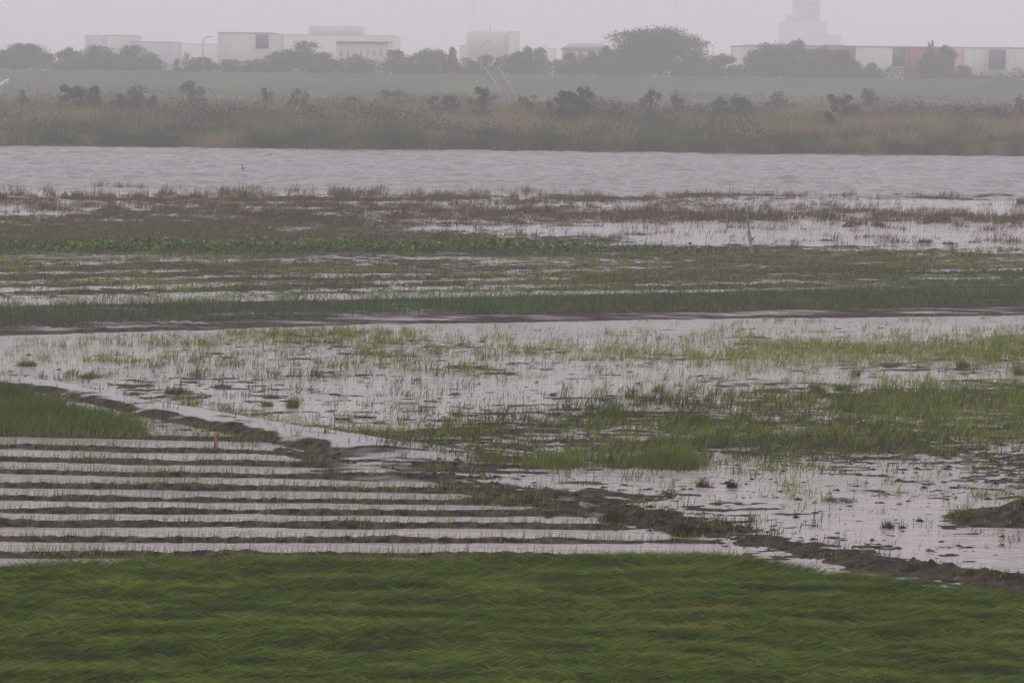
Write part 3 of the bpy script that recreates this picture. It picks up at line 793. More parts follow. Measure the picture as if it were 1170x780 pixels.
# ================================================================ TREES AND BUSHES
def tree(name, u, vt, vb, hw, D, label, leafm, dens=1.0, lobes=7, gap=.0, zb=None, leaf=.34, tint=0.0, flat=False, group=None):
    base = at_depth(u, vb, D)
    x0, y0 = base[0], base[1]
    if zb is None: zb = float(bank_z(np.array([x0]), np.array([y0]))[0]) - .05
    top = at_depth(u, vt, D)[2]
    Ht = max(top - zb, .8); R = hw * D / F * (1.42 if 'tree' in name else 1.6)
    root = empty(name, (x0, y0, zb), label, 'tree' if 'tree' in name else 'bush', group)
    r = np.random.default_rng(int(u * 13 + vt * 7 + D))
    lob = []
    bushy = 'bush' in name
    fs = .46 if bushy else 1.0
    if bushy: gap = max(gap, .6)
    for i in range(lobes + (10 if bushy else 0)):
        a = r.uniform(0, 2 * math.pi); rr = math.sqrt(r.uniform(0, 1)) * .68
        zc = r.uniform(.15, .92) if bushy else r.uniform(.22, .80) if not flat else r.uniform(.3, .82)
        sh = (1 - .5 * max(0, zc - .45))
        lob.append((math.cos(a) * rr * R * sh, math.sin(a) * rr * R * sh * .9, zc * Ht, R * r.uniform(.32, .5) * fs, Ht * r.uniform(.16, .24) * fs))
    lob.append((R * r.uniform(-.3, .3), 0, Ht * .80, R * r.uniform(.25, .42), Ht * .2))
    lob.append((-R * .5, 0, Ht * .3, R * .45, Ht * .28)); lob.append((R * .5, 0, Ht * .3, R * .45, Ht * .28)); lob.append((0, -R * .2, Ht * .3, R * .55, Ht * .28))
    P = []
    area = 2 * hw * (vb - vt)
    n = int(np.clip(area * (7.0 if 'tree' in name else 4.0) * dens, 300, 70000))
    for (cx, cy, cz, rx, rz) in lob:
        m_ = int(n / len(lob))
        dvec = r.normal(size=(m_, 3)); dvec /= np.linalg.norm(dvec, axis=1)[:, None]
        q = dvec * (r.random((m_, 1)) ** .45)
        # clumps: pull the leaves toward twig ends
        tw = r.normal(size=(14, 3)); tw /= np.linalg.norm(tw, axis=1)[:, None]; tw *= r.uniform(.55, 1.05, (14, 1))
        pick = r.integers(0, 14, m_)
        q = np.where(r.random((m_, 1)) < .55 + gap * .4, tw[pick] + r.normal(size=(m_, 3)) * .22, q)
        P.append(q * np.array([rx, rx, rz]) + np.array([cx, cy, cz]))
    P = np.concatenate(P)
    P[:, 2] = np.clip(P[:, 2], .05 * Ht, Ht * 1.02)
    lb = mesh  # noqa
    tn = .42 + tint + r.normal(0, .2, len(P)) + .22 * (fbm(P[:, 0] * .9, P[:, 2] * .9 + P[:, 1], 7, 2))
    global rng
    keep, rng = rng, r
    leaf_cloud(P, r.uniform(.7, 1.3, len(P)) * leaf, tn, 'crown', leafm, root)
    rng = keep
    tr = MB()
    t0 = max(.05, .028 * Ht)
    tr.tube([(0, 0, -.1), (.02 * R, 0, Ht * .2), (-.03 * R, .02 * R, Ht * .42), (0, 0, Ht * .72)], [t0 * 1.25, t0, t0 * .7, t0 * .3], 7)
    for (cx, cy, cz, rx, rz) in lob:
        s = r.uniform(.14, .36) * Ht
        tr.tube([(0, 0, s), (cx * .5, cy * .5, s + (cz - s) * .62), (cx, cy, cz + rz * .3)], [t0 * .5, t0 * .32, t0 * .1], 5)
    tr.build('trunk', M_BARK, root)
    return root


TG, BG_ = 'trees along the levee crest', 'bushes among the reeds'
LT = 558.
for (u, vt, hw, lab, kw) in [
    (6, 57, 22, 'round tree cut off by the left edge on levee', {}),
    (38, 49, 27, 'tall domed tree nearest the left edge on levee', {}),
    (84, 54, 17, 'rounded tree just right of the gap at far left', {}),
    (118, 52, 30, 'wide bushy tree below the two tone pale block', {}),
    (148, 52, 24, 'broad tree between two tone block and grey block', {}),
    (172, 60, 17, 'low tree in front of the grey block', {}),
    (203, 66, 5, 'thin small shrub left of the first street lamp', dict(lobes=3)),
    (216, 60, 7, 'sparse slim tree just left of the first street lamp', dict(lobes=4, dens=.5, gap=.8)),
    (231, 65, 15, 'low round shrub under the first street lamp', dict(lobes=5)),
    (264, 68, 14, 'low hedge like shrub under left part of white warehouse', dict(lobes=5)),
    (290, 67, 14, 'low shrub under the dark window of white warehouse', dict(lobes=5)),
    (312, 59, 12, 'small tree right of the white warehouse', dict(lobes=5)),
    (345, 47, 28, 'tall spreading tree below the pale stepped factory', dict(gap=.3)),
    (378, 60, 20, 'medium tree left of the beige columned building', {}),
    (410, 63, 17, 'low tree in front of the beige columned building', {}),
    (449, 57, 11, 'upright tree just right of beige columned building', dict(lobes=5)),
    (474, 60, 17, 'dark tree left of the paired round tree', {}),
    (492, 55, 16, 'round green tree mid left of reddish tree', {}),
    (515, 54, 9, 'narrow reddish brown tree near the second lamp', dict(lobes=4, red=True)),
    (535, 66, 14, 'low shrub left of the second street lamp', dict(lobes=5)),
    (554, 63, 13, 'rounded shrub beneath the second street lamp', dict(lobes=5)),
    (571, 67, 6, 'tiny shrub at the top of the levee steps', dict(lobes=3)),
    (588, 59, 13, 'tree right of the levee steps', dict(lobes=5)),
    (608, 53, 15, 'pointed dark tree right of the round storage building', dict(lobes=6)),
    (650, 61, 14, 'round tree in front of the hipped roof house', {}),
    (676, 58, 12, 'small tree under right eave of hipped roof house', {}),
    (693, 53, 9, 'narrow tree between hipped roof house and giant tree', dict(lobes=4)),
    (718, 63, 18, 'low tree at the left foot of the giant tree', {}),
    (790, 66, 17, 'low tree at the right foot of the giant tree', {}),
    (826, 62, 18, 'light green tree left of the long warehouse', dict(tint=.25)),
    (868, 50, 18, 'dark tree before the left end of long warehouse', {}),
    (886, 56, 15, 'medium tree left of the tower base', {}),
    (907, 45, 22, 'tall tree in front of the tower base', {}),
    (938, 54, 22, 'broad tree under the orange brown wall panel', {}),
    (966, 58, 18, 'tree left of the white warehouse panel', {}),
    (993, 72, 13, 'low sloping shrub under the white warehouse panel', dict(lobes=5)),
    (1060, 60, 9, 'dense tree against the rust red wall panel', dict(lobes=6)),
    (1074, 53, 13, 'dark tree at right side of rust red panel', dict(lobes=6)),
    (1064, 46, 9, 'bare topped thin tree above the rust red panel', dict(lobes=4, dens=.5, gap=.9)),
    (1099, 75, 10, 'small round shrub beside the pink wall panel', dict(lobes=4)),
    (1114, 86, 7, 'lowest shrub beside the right white warehouse wall', dict(lobes=3)),
]:
    red = kw.pop('red', False)
    vb = 77 + u * .0105 + 1.5
    tree('levee_tree', u, vt, vb, hw * 1.0, LT + 4 * math.sin(u), lab, M_DEAD if red else M_TREE, group=None, tint=kw.pop('tint', 0) - (.15 if red else 0), **kw)
tree('levee_tree', 752, 31, 87, 50, 562, 'giant spreading tree towering over all others on levee', M_TREE, dens=1.6, lobes=15, gap=.75, flat=True, leaf=.36)

for (u, vt, vb, hw, D, lab, kw) in [
    (28, 101, 128, 7, 300, 'small dark sapling near the left edge of reeds', dict(lobes=3)),
    (92, 97, 133, 22, 285, 'large ragged twin bush on left bank', dict(gap=.6)),
    (108, 96, 130, 8, 287, 'slim upright bush beside the ragged twin bush', dict(lobes=3)),
    (152, 97, 132, 20, 290, 'spreading bush above the reddish reed patch', dict(gap=.5)),
    (175, 105, 130, 9, 288, 'small bush right of the reddish reed patch', dict(lobes=3)),
    (218, 93, 122, 14, 330, 'tall pale bush left of the first puddled path', {}),
    (303, 99, 124, 8, 325, 'narrow faint bush left of the forked sapling', dict(lobes=3)),
    (335, 101, 128, 9, 300, 'forked sapling sticking up from tan reeds', dict(lobes=4, gap=.8, dens=.7)),
    (347, 102, 128, 6, 302, 'thin sapling touching the forked sapling', dict(lobes=3, gap=.8, dens=.7)),
    (403, 110, 126, 12, 310, 'low round bush in the tan reeds left of centre', dict(lobes=4)),
    (452, 102, 127, 16, 345, 'wide hazy bush farther back near the path', {}),
    (508, 108, 132, 19, 290, 'dark mounded bush left of the leaning tree top', {}),
    (552, 98, 128, 14, 292, 'spiky topped bush below the levee steps', dict(gap=.4)),
    (604, 107, 130, 11, 300, 'compact bush just right of the spiky topped bush', {}),
    (640, 103, 150, 16, 272, 'left half of the biggest bush clump in centre', dict(gap=.5)),
    (664, 93, 138, 19, 276, 'airy tall bush forming centre high point', dict(gap=.8, dens=.8)),
    (705, 121, 148, 14, 268, 'low bush right of the central high bush', dict(gap=.4)),
    (745, 98, 132, 12, 292, 'upright dense bush below the giant tree', {}),
    (772, 102, 130, 13, 315, 'paler bush leaning against the upright dense bush', {}),
    (820, 111, 136, 13, 295, 'round bush left of the pronged bush', {}),
    (845, 108, 136, 13, 292, 'pronged bush in the right half of the reeds', dict(gap=.6)),
    (888, 113, 131, 26, 340, 'long low thicket behind the right hand reeds', {}),
    (888, 103, 122, 8, 345, 'hazy sapling behind the long low thicket', dict(lobes=3)),
    (940, 128, 156, 14, 262, 'dark green bush close to the water on the right', {}),
    (965, 107, 140, 19, 288, 'prominent leafy bush on the right bank', dict(gap=.4)),
    (992, 100, 128, 13, 350, 'faint bush behind the prominent leafy bush', {}),
    (1130, 119, 142, 19, 288, 'triangular dark bush near the right edge', {}),
    (1167, 108, 134, 10, 300, 'bush cut off by the right edge', {}),
]:
    tree('river_bush', u, vt, vb, hw, D, lab, M_BUSH, leaf=.18, **kw)


# ================================================================ BUILDINGS
def bx(u0, u1, v0, D, depth, zb=0.5):
    a = at_depth(u0, v0, D); b = at_depth(u1, v0, D)
    um = at_depth((u0 + u1) / 2, v0, D)
    return a[0], b[0], D, D + depth, zb, um[2]


def block(name, label, u0, u1, v0, D, depth, wall, roof=M_ROOF, extra=None, eave=.06):
    x0, x1, y0, y1, z0, z1 = bx(u0, u1, v0, D, depth)
    root = empty(name, ((x0 + x1) / 2, D, z0), label, 'building')
    cx, cy, cz = (x0 + x1) / 2, D, z0
    MB().box(x0 - cx, x1 - cx, 0, depth, 0, z1 - z0 - .3).build('wall', wall, root)
    MB().box(x0 - cx - eave, x1 - cx + eave, -eave, depth + eave, z1 - z0 - .3, z1 - z0).build('roof', roof if roof is not M_ROOF else M_WALLG, root)
    if extra: extra(root, lambda u, v, d=0: at_depth(u, v, D + d) - np.array([cx, cy, cz]))
    return root


def panel(root, P, name, u0, u1, v0, v1, m, out=.12, thick=.1):
    a = P(u0, v0); b = P(u1, v1)
    return MB().box(min(a[0], b[0]), max(a[0], b[0]), -out, -out + thick, min(a[2], b[2]), max(a[2], b[2])).build(name, m, root)


def wh1(root, P):
    w = panel(root, P, 'window', 293, 307, 40, 55.5, M_DARK)
    panel(root, P, 'frame', 292, 293, 39, 56, M_STEEL, .2, .15)
block('warehouse', 'white box warehouse with one dark square opening at left', 249, 308, 37, 650, 40, M_WALL, roof=M_WALLG, extra=wh1)


def colb(root, P):
    for k in range(7):
        u = 388 + k * 7.6
        panel(root, P, 'window', u, u + 3.2, 53, 64, M_PANE)
    panel(root, P, 'canopy', 383, 443, 47.5, 49, M_ROOF, .5, .45)
block('office_building', 'beige building with a row of tall windows behind trees', 384, 442, 47, 700, 30, M_WALLB, extra=colb)
def fac(root, P):
    a = P(352, 29.5); b = P(410, 40)
    s = MB().box(a[0], b[0], 4, 40, b[2] - .5, a[2]).build('upper_storey', M_WALL, root)
    c = P(449, 41)
block('factory', 'pale stepped factory block faint in the haze', 310, 449, 40, 1050, 70, M_WALL, roof=M_WALLG, extra=fac)


def two(root, P):
    panel(root, P, 'grey_cladding', 97, 122, 40.5, 70, M_WALLG, .15, .1)
block('apartment_block', 'two tone block, grey left half and cream right half', 97, 148, 40, 900, 30, M_WALL, roof=M_WALLG, extra=two)
block('storage_shed', 'plain grey shed between two tone block and white warehouse', 149, 193, 47.5, 780, 30, M_WALLG)
block('low_hall', 'long pale low hall behind the first street lamp', 193, 249, 50, 1150, 50, M_WALL, roof=M_WALL)
block('low_hall', 'very faint flat hall at the far left edge', -60, 34, 50, 1500, 60, M_WALL, roof=M_WALL)


def tank(root, P):
    a = P(533, 38); b = P(580, 38); c = P(594, 35.5)
    R_ = (b[0] - a[0]) / 2; xc = (a[0] + b[0]) / 2
    MB().tube([(xc, 2, a[2] - 9), (xc, 2, a[2]), (xc, 2, a[2] + .8)], [R_, R_, R_ * .85], 28).build('drum', M_WALLB, root, True)
    d = P(580, 36); 
    MB().box(d[0], c[0], -2, 14, 0, d[2]).build('stair_tower', M_WALLB, root)
    q = P(560, 30)
    MB().tube([(q[0], 4, a[2] + .5), (q[0], 4, q[2])], .25, 6).build('mast', M_STEEL, root)
block('storage_building', 'faint round topped storage building behind second lamp', 525, 594, 52, 1000, 26, M_WALLG, extra=tank)
block('low_hall', 'low pale hall between storage building and hipped roof house', 596, 636, 55, 1200, 40, M_WALL, roof=M_WALL)


def hip(root, P):
    a = P(640, 56); b = P(699, 56); c = P(652, 49.5); d = P(690, 49.5)
    MB().add([(a[0], -1, a[2]), (b[0], -1, b[2]), (b[0], 17, b[2]), (a[0], 17, a[2]), (c[0], 8, c[2]), (d[0], 8, d[2])],
             [(0, 1, 5, 4), (2, 3, 4, 5), (3, 2, 1, 0)], [(1, 2, 5), (3, 0, 4)]).build('hip_roof', M_ROOF, root)
    for k in range(4):
        panel(root, P, 'window', 650 + k * 11, 655 + k * 11, 59, 65, M_DARK)
block('house', 'house with low grey hipped roof behind the trees', 643, 697, 56, 760, 16, M_WALLB, extra=hip)


def tw(root, P):
    a = P(894, 25); b = P(944, 25)
    MB().box(a[0], b[0], -6, 22, 0, a[2]).build('podium', M_WALLG, root)
    c = P(944, 40); d = P(960, 40)
    MB().box(c[0] + .05, d[0], -4, 18, 0, c[2]).build('annex', M_WALLG, root)
    e = P(900, 17)
    MB().box(e[0], P(912, 17)[0], -3, 10, a[2], e[2]).build('setback', M_WALLG, root)
    for k in range(12):
        f0 = P(910.6, 0)[0]; f1 = P(937.4, 0)[0]; zc = 20 + k * 3.6
        MB().box(f0, f1, -.2, -.02, zc, zc + 1.5).build('window_band', M_ROOF, root)
block('tower_block', 'tall grey tower rising out of frame, barely visible in mist', 910, 938, -75, 1650, 16, M_WALLG, roof=M_WALLG, extra=tw)


def lw(root, P):
    panel(root, P, 'orange_panel', 940, 966, 51.5, 92, M_ORANGE)
    panel(root, P, 'dark_panel', 966, 976.5, 53, 92, M_DARK)
    panel(root, P, 'red_panel', 1036, 1087, 53.5, 96, M_RED)
    panel(root, P, 'pink_panel', 1088, 1101, 55, 96, M_PINK)
    panel(root, P, 'dark_opening', 1020, 1033.5, 54.5, 76, M_DARK, .3, .28)
    panel(root, P, 'downpipe', 1034, 1036, 54, 96, M_DARK, .35, .3)
    b = panel(root, P, 'loading_box', 1130, 1146, 57, 78.5, M_DARK, 3.0, 2.95)
    g_ = P(1132, 58.5, -3); h_ = P(1144.5, 76.5, -3)
    MB().box(g_[0], h_[0], -3.08, -3.005, h_[2], g_[2]).build('box_window', M_BOXW, b)
    for uu in (1130.5, 1134, 1145.5):
        q = P(uu, 78.5)
        MB().tube([(q[0], -2.8, 0), (q[0], -2.8, q[2])], .14, 6).build('support_leg', M_STEEL, root)
    panel(root, P, 'window', 1148.5, 1153, 87, 91, M_DARK)
    for uu in (1096, 1155):
        q = P(uu, 53.5)
        MB().box(q[0] - .4, q[0] + .4, 3, 4, q[2] - 1.2, q[2]).build('roof_vent', M_ROOF, root)
    for k in range(6):
        uu = (984, 996, 1008, 1112, 1124, 1160)[k]
        panel(root, P, 'cladding_joint', uu, uu + .35, 57.5, 96, M_WALLB, .06, .05)
# the long warehouse, roofline stepping down slightly to the right as seen
block('long_warehouse', 'long white warehouse with coloured panels at right', 853, 1290, 53.4, 620, 45, M_WALL, roof=M_WALLG, extra=lw)


# ================================================================ STREET FURNITURE AND SMALL THINGS
def lamp(u, vt, vb, D, label, side):
    b = at_depth(u, vb, D); tp = at_depth(u, vt, D)
    zb = float(bank_z(np.array([b[0]]), np.array([D]))[0])
    h = tp[2] - zb
    root = empty('street_lamp', (b[0], D, zb), label, 'street lamp')
    MB().tube([(0, 0, 0), (0, 0, h * .5), (0, 0, h * .82)], [.14, .12, .10], 8).build('pole', M_STEEL, root)
    MB().tube([(0, 0, h * .82), (side * .25, 0, h * .93), (side * .8, 0, h * .985), (side * 1.3, 0, h)], [.10, .09, .08, .07], 6).build('arm', M_STEEL, root)
    MB().box(min(side * 1.2, side * 1.95), max(side * 1.2, side * 1.95), -.17, .17, h - .09, h + .1).build('lamp_head', M_STEEL, root)
lamp(232, 42, 80, 552, 'curved street lamp left of white warehouse', 1)
lamp(550, 48, 83, 552, 'curved street lamp above the levee steps', 1)


def pylon(u, vt, D, label, w):
    b = at_depth(u, 75, D); h = at_depth(u, vt, D)[2]
    root = empty('power_pylon', (b[0], D, .5), label, 'pylon')
    m = MB()
    for sx in (-1, 1):
        for sy in (-1, 1):
            m.tube([(sx * w, sy * w, 0), (sx * w * .18, sy * w * .18, h)], .11, 5)
    for k in range(9):
        f0, f1 = k / 9, (k + 1) / 9
        a0, a1 = w * (1 - .82 * f0), w * (1 - .82 * f1)
        m.tube([(-a0, -a0, h * f0), (a1, -a1, h * f1)], .06, 4); m.tube([(a0, -a0, h * f0), (-a1, -a1, h * f1)], .06, 4)
    m.build('lattice', M_STEEL, root)
    for k in range(3):
        z = h * (.72 + .12 * k)
        MB().tube([(-w * 1.2, 0, z), (0, 0, z + .6), (w * 1.2, 0, z)], .1, 5).build('cross_arm', M_STEEL, root)
pylon(541, 0, 1700, 'very faint pylon above the storage building', 3.0)
pylon(771, 2, 1700, 'very faint pylon above the giant tree', 3.0)

# levee steps, climbing obliquely up the slope
p0 = at_depth(580, 101, 516); p1 = at_depth(561, 83.5, 537)
st = empty('levee_steps', (p0[0], 514.5, 1.5), 'grey concrete steps with rails climbing the levee slope', 'steps')
m = MB(); rl = []
ns = 24
for k in range(ns):
    f0 = k / ns
    x = (p1[0] - p0[0]) * f0; yk = 22.5 * f0; zk = 4.75 * f0
    m.box(x - 1.2, x + 1.2, yk, yk + 1.25, zk - .25, zk + .22)
m.build('stair_flight', M_ROAD, st)
for s in (-1, 1):
    r_ = MB()
    xa, xb_ = s * 1.35, p1[0] - p0[0] + s * 1.35
    r_.tube([(xa, 0, .95), (xb_, 23, 5.75)], .055, 6)
    for k in range(6):
        f0 = k / 5
        r_.tube([(xa + (xb_ - xa) * f0, 23 * f0, 4.8 * f0 - .2), (xa + (xb_ - xa) * f0, 23 * f0, .95 + 4.8 * f0)], .06, 5)
    r_.build('handrail', M_STEEL, st)

# leaning pole in the field
b = at(859, 290, .05); tpx = at_depth(852, 232, b[1] - .3)
pl = empty('field_pole', tuple(b), 'thin grey pole leaning left at the flooded field edge', 'pole')
d_ = tpx - b
MB().tube([(0, 0, -.3)] + [tuple(d_ * f) for f in (0.001, .4, .8, 1)], [.058, .056, .054, .052, .05], 8).build('pole_shaft', M_POLE, pl, True)
MB().tube([tuple(d_ * .985), tuple(d_ * 1.012)], [.056, .054], 8).build('pole_cap', M_STEEL, pl)

# orange red stake
b = at(245.5, 511, .02)
sk = empty('survey_stake', tuple(b), 'small orange red stake by the silty bund', 'stake')
MB().add([(-.04, -.03, -.2), (.025, -.03, -.2), (.025, .03, -.2), (-.04, .03, -.2), (-.01, -.03, .36), (.06, -.03, .375), (.06, .03, .375), (-.01, .03, .36)],
         [(3, 2, 1, 0), (4, 5, 6, 7), (0, 1, 5, 4), (1, 2, 6, 5), (2, 3, 7, 6), (3, 0, 4, 7)]).build('stake_post', M_STAKE, sk)
sk.scale = (.82, .82, .86)
MB().add([(.058, -.05, .26), (.10, -.055, .29), (.105, -.05, .36), (.055, -.045, .375), (.058, .02, .26), (.10, .01, .29), (.105, .015, .36), (.055, .025, .375)],
         [(0, 1, 2, 3), (7, 6, 5, 4), (0, 4, 5, 1), (1, 5, 6, 2), (2, 6, 7, 3), (3, 7, 4, 0)]).build('tape_end', M_STAKE, sk)

# snag in the river, white sheet at the left
b = at(277.5, 194, 0)
m = MB(); m.tube([(0, 0, -.4), (-.02, 0, .2), (-.08, 0, .42)], [.06, .05, .02], 6); m.tube([(0, 0, .03), (.14, .02, .14), (.2, .02, .12)], [.04, .03, .012], 5)
o = m.build('drift_snag', M_BARK); o.location = tuple(b)
tag(o, 'dark forked snag sticking out of the river', 'snag')
b = at_depth(5.5, 97.5, 500)
b[2] = float(bank_z(np.array([b[0]]), np.array([500.]))[0])
r2 = np.random.default_rng(3)
gx, gy = np.meshgrid(np.linspace(-.75, .75, 14), np.linspace(-.5, .5, 9))
gz = 1.75 + .55 * (gx + .75) + .30 * np.exp(-gy ** 2 * 6) + .10 * fbm(gx * 3, gy * 3, 5, 3)
V = np.stack([gx, gy, gz], -1).reshape(-1, 3)
V2 = V.copy(); V2[:, 2] -= .32
q1 = grid_quads(9, 14)
sheet = empty('plastic_sheet', tuple(b), 'tilted white sheet patch near the left edge below levee', 'plastic sheet')
mesh('sheet_cover', np.concatenate([V, V2]), np.concatenate([q1, q1[:, ::-1] + len(V)]), None, M_WHITE, sheet, True)
MB().tube([(-.5, 0, 0), (-.5, 0, 2.05)], .04, 5).tube([(.5, 0, 0), (.5, 0, 2.5)], .04, 5).build('support_frame', M_STEEL, sheet)


# mud clods and floating straw on the flooded ground
x, y = scatter(60000, 43, 80)
u, v = proj(x, y)
cd = .05 + .12 * np.clip(fbm(x * .5, y * .9, 321, 4), 0, 1)
cd = cd * (.15 + 1.2 * sst(470, 550, v)) * (1 - furrow_mask(u, v)) + np.exp(-((v - ditch_c(u)) / 13) ** 2) * (u > 480) * .5
k = (rng.random(len(x)) < cd) & (v < fg_edge(u) - 2) & (v > strip_b(u) + 3) & ~((np.abs(v - bund_c(u)) < 9) & (u < 430))
x, y = x[k], y[k]
z = np.maximum(near_height(x, y)[0], -.01)
n_ = len(x)
oct_ = np.array([(1, 0, 0), (0, 1, 0), (-1, 0, 0), (0, -1, 0), (0, 0, 1), (0, 0, -.6)])
V = oct_[None] * (rng.uniform(.5, 1.4, (n_, 6, 1)) * rng.uniform(.1, .27, (n_, 1, 1)) ** 2) * np.array([1.6, 1.3, .6]) + np.stack([x, y, z], -1)[:, None]
fi = np.array([(0, 1, 4), (1, 2, 4), (2, 3, 4), (3, 0, 4), (1, 0, 5), (2, 1, 5), (3, 2, 5), (0, 3, 5)])
tag(mesh('mud_clods', V.reshape(-1, 3), None, ((np.arange(n_) * 6)[:, None, None] + fi).reshape(-1, 3), M_MUD, attrs={'silt': np.full(n_ * 6, -.4)}),
    'small dark mud clods poking out of the flood water', 'clods', kind='stuff')
x, y = scatter(160000, 43, 122)
u, v = proj(x, y)
k = (rng.random(len(x)) < .02 + .16 * np.clip(fbm(x * .25, y * 1.2, 331, 4), 0, 1) ** 1.5) & (v < fg_edge(u) - 2) & ((v > strip_b(u) + 3) | (v < strip_t(u) - 2)) & ~((np.abs(v - bund_c(u)) < 9) & (u < 430))
x, y, u, v = x[k], y[k], u[k], v[k]
z = np.maximum(near_height(x, y)[0], .0)
tag(blades(np.stack([x, y, z], -1), rng.uniform(.08, .3, len(x)), rng.choice([-.97, .97], len(x)) * rng.uniform(.9, 1, len(x)), rng.normal(0, .15, len(x)).clip(-.2, .2), rng.uniform(.014, .03, len(x)), rng.uniform(0, .5, len(x)), name='floating_straw', m=M_DEAD, rise=.3),
    'dark straw and leaf litter floating on the flood water', 'straw', kind='stuff')


# ---- plant clumps that stand out one by one
def clump(name, cat, label, u, v, hw, hpx, n, m, tint, lean=.35, wide=.012, zoff=0.0):
    p = at(u, v, 0.0); D = p[1]; R = hw * D / F; h = hpx * D / F
    zz = float(near_height(np.array([p[0]]), np.array([D]))[0][0])
    r = np.random.default_rng(int(u * 31 + v))
    a = r.uniform(0, 2 * np.pi, n); rr = np.sqrt(r.random(n)) * .8
    px = np.cos(a) * rr * R; py = np.sin(a) * rr * R * .8
    wob = .55 + .45 * np.sin(a * 3 + u) * np.sin(a * 2 + v) + r.normal(0, .12, n)
    px = px * (.75 + .6 * wob) + r.normal(0, .10, n) * R; py = py * (.75 + .6 * wob)
    k = (1.05 - .6 * rr) * (.72 + .5 * vn(px * 5 / (R + .1), py * 2 / (R + .1), int(u)))
    zg = near_height(p[0] + px, D + py)[0]
    global rng
    keep, rng = rng, r
    o = blades(np.stack([px, py, np.maximum(zg, -.02) - .015], -1), h * k * r.uniform(.6, 1.15, n), (.25 * np.cos(a) + r.normal(.15, lean, n)).clip(-.9, .9), (.2 * np.sin(a) + r.normal(0, .2, n)).clip(-.4, .4),
               r.uniform(.7, 1.4, n) * wide, tint + r.normal(0, .15, n), name=name, m=m)
    rng = keep
    o.location = (p[0], D, 0)
    return tag(o, label, cat)


clump('grass_tuft', 'grass tuft', 'upright dark tuft alone in water above the bund', 333, 466, 7, 20, 160, M_SPROUT, .22, .3)
clump('grass_tuft', 'grass tuft', 'small tuft left of the upright dark tuft', 305, 464, 9, 10, 150, M_SPROUT, .25)
clump('grass_tuft', 'grass tuft', 'low spreading tuft on a mud patch above plot', 203, 449, 18, 12, 320, M_SPROUT, .2, .5)
clump('grass_tuft', 'grass tuft', 'wide flat weed tuft by the left edge of field', 103, 431, 15, 10, 260, M_SPROUT, .25, .5)
clump('grass_tuft', 'grass tuft', 'green tuft near the left edge below leek bed', 32, 418, 12, 11, 240, M_SPROUT, .25, .4)
clump('grass_clump', 'grass clump', 'largest thick grass clump in mid right field', 758, 532, 48, 27, 2400, M_SPROUT, .38, .3, .012)
clump('grass_clump', 'grass clump', 'light green clump left of the largest clump', 635, 532, 40, 17, 1300, M_SPROUT, .5, .4)
clump('weed_stalk', 'weed', 'tall thin weed standing in open water in centre', 722, 452, 5, 24, 30, M_SPROUT, .12, .25, .016)
clump('weed_stalk', 'weed', 'leafy weed right of the tall thin weed', 752, 448, 7, 15, 60, M_SPROUT, .15, .35, .014)
clump('grass_clump', 'grass clump', 'tall ragged clump left of the tall thin weed', 702, 478, 14, 24, 380, M_SPROUT, .3, .3)
clump('weed_bush', 'weed', 'bushy dark weed at the upper edge of green band', 934, 449, 10, 16, 240, M_SPROUT, .18, .4)
clump('weed_bush', 'weed', 'leaning dark weed right of the bushy dark weed', 962, 446, 11, 13, 200, M_SPROUT, .15, .6)
clump('weed_bush', 'weed', 'tall dark weed in green band at right', 1100, 420, 8, 16, 160, M_SPROUT, .2, .3)
clump('weed_bush', 'weed', 'dark weed standing by the right edge', 1163, 428, 6, 18, 110, M_SPROUT, .15, .3)
clump('weed_bush', 'weed', 'weed pair reflected in water right of centre', 977, 430, 6, 16, 100, M_SPROUT, .15, .3)
clump('dead_tuft', 'dead tuft', 'brown upright dead tuft on the drain bank', 699, 597, 9, 25, 240, M_DEAD, .35, .25, .013)
clump('dead_tuft', 'dead tuft', 'wide dark drooping tuft on the clodded bank', 782, 612, 16, 22, 420, M_DEAD, .12, .55, .013)
clump('dead_tuft', 'dead tuft', 'short dark tuft in the mud pool', 836, 557, 6, 14, 120, M_DEAD, .15, .3)
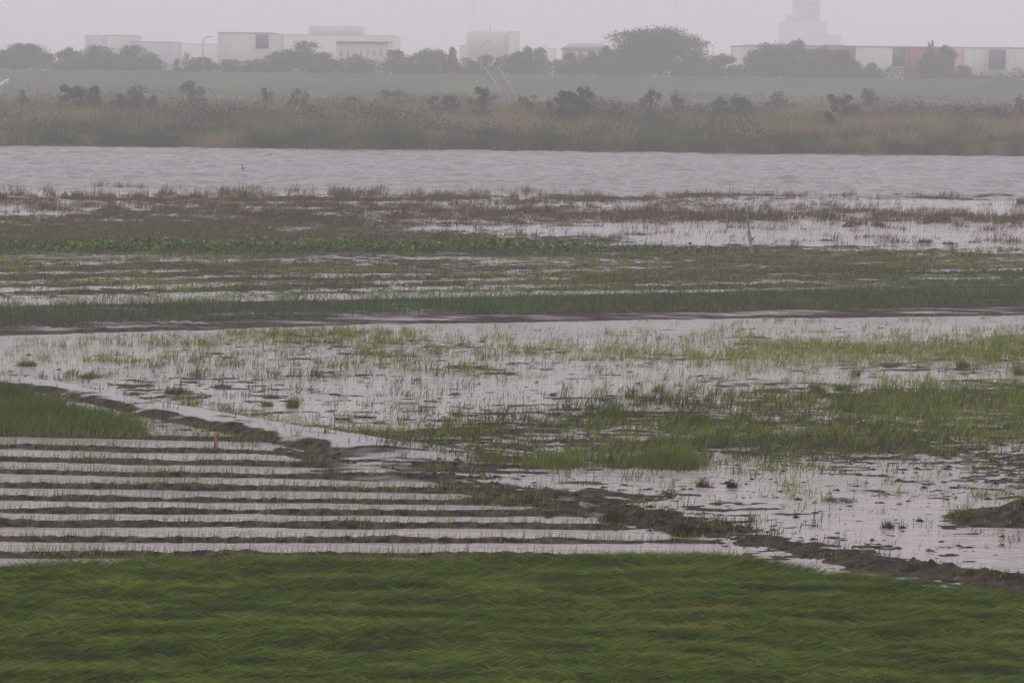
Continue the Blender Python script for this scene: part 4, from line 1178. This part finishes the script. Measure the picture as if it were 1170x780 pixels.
clump('dead_tuft', 'dead tuft', 'spiky dark tuft left in the mud pool', 804, 556, 9, 15, 120, M_DEAD, .15, .6)
clump('grass_tuft', 'grass tuft', 'long flat green tuft in the mud pool', 957, 572, 24, 9, 380, M_SPROUT, .2, .6)
clump('grass_tuft', 'grass tuft', 'green tuft above the scoured right bank', 1098, 592, 20, 16, 420, M_SPROUT, .3, .5)
clump('dead_tuft', 'dead tuft', 'twiggy dark tuft in front of the scoured bank', 1014, 603, 9, 15, 80, M_DEAD, .1, .5)
clump('shore_weed', 'weed', 'tall dark weed with drooping leaves on left shore', 280, 228, 5, 15, 40, M_DEAD, .2, .5, .06)
clump('shore_weed', 'weed', 'tallest tan weed stand on the far left shore', 90, 228, 13, 18, 120, M_DEAD, .7, .35, .035)
clump('shore_weed', 'weed', 'brown tuft at far left end of shore', 2, 228, 6, 12, 120, M_DEAD, .4, .4, .04)
clump('shore_weed', 'weed', 'brown bushy tuft at the right end of shore', 1166, 233, 5, 14, 90, M_DEAD, .45, .4, .04)
clump('debris_clump', 'debris', 'dark debris clump standing in bright water far right', 1056, 277, 9, 9, 90, M_DEAD, .25, .6, .035)
clump('debris_clump', 'debris', 'leaning debris clump right of the dark debris clump', 1086, 279, 10, 7, 80, M_DEAD, .2, .6, .035)
clump('debris_clump', 'debris', 'small debris tuft nearest to the right edge of water', 1114, 277, 9, 6, 60, M_DEAD, .2, .6, .03)
clump('debris_clump', 'debris', 'flat brown debris mat under brown shore band', 969, 259, 9, 7, 150, M_DEAD, .35, .8, .035)
clump('debris_clump', 'debris', 'brown debris mat right of the flat brown mat', 1004, 258, 9, 7, 150, M_DEAD, .3, .8, .035)
clump('debris_clump', 'debris', 'low dark debris right of the leaning pole', 945, 275, 11, 5, 140, M_DEAD, .1, .9, .03)
clump('debris_clump', 'debris', 'long flat debris left of the leaning pole', 728, 268, 20, 5, 200, M_DEAD, .1, .9, .03)
clump('debris_clump', 'debris', 'dark debris below the long flat debris', 690, 276, 16, 6, 200, M_DEAD, .1, .9, .03)
print('built', len(bpy.data.objects))
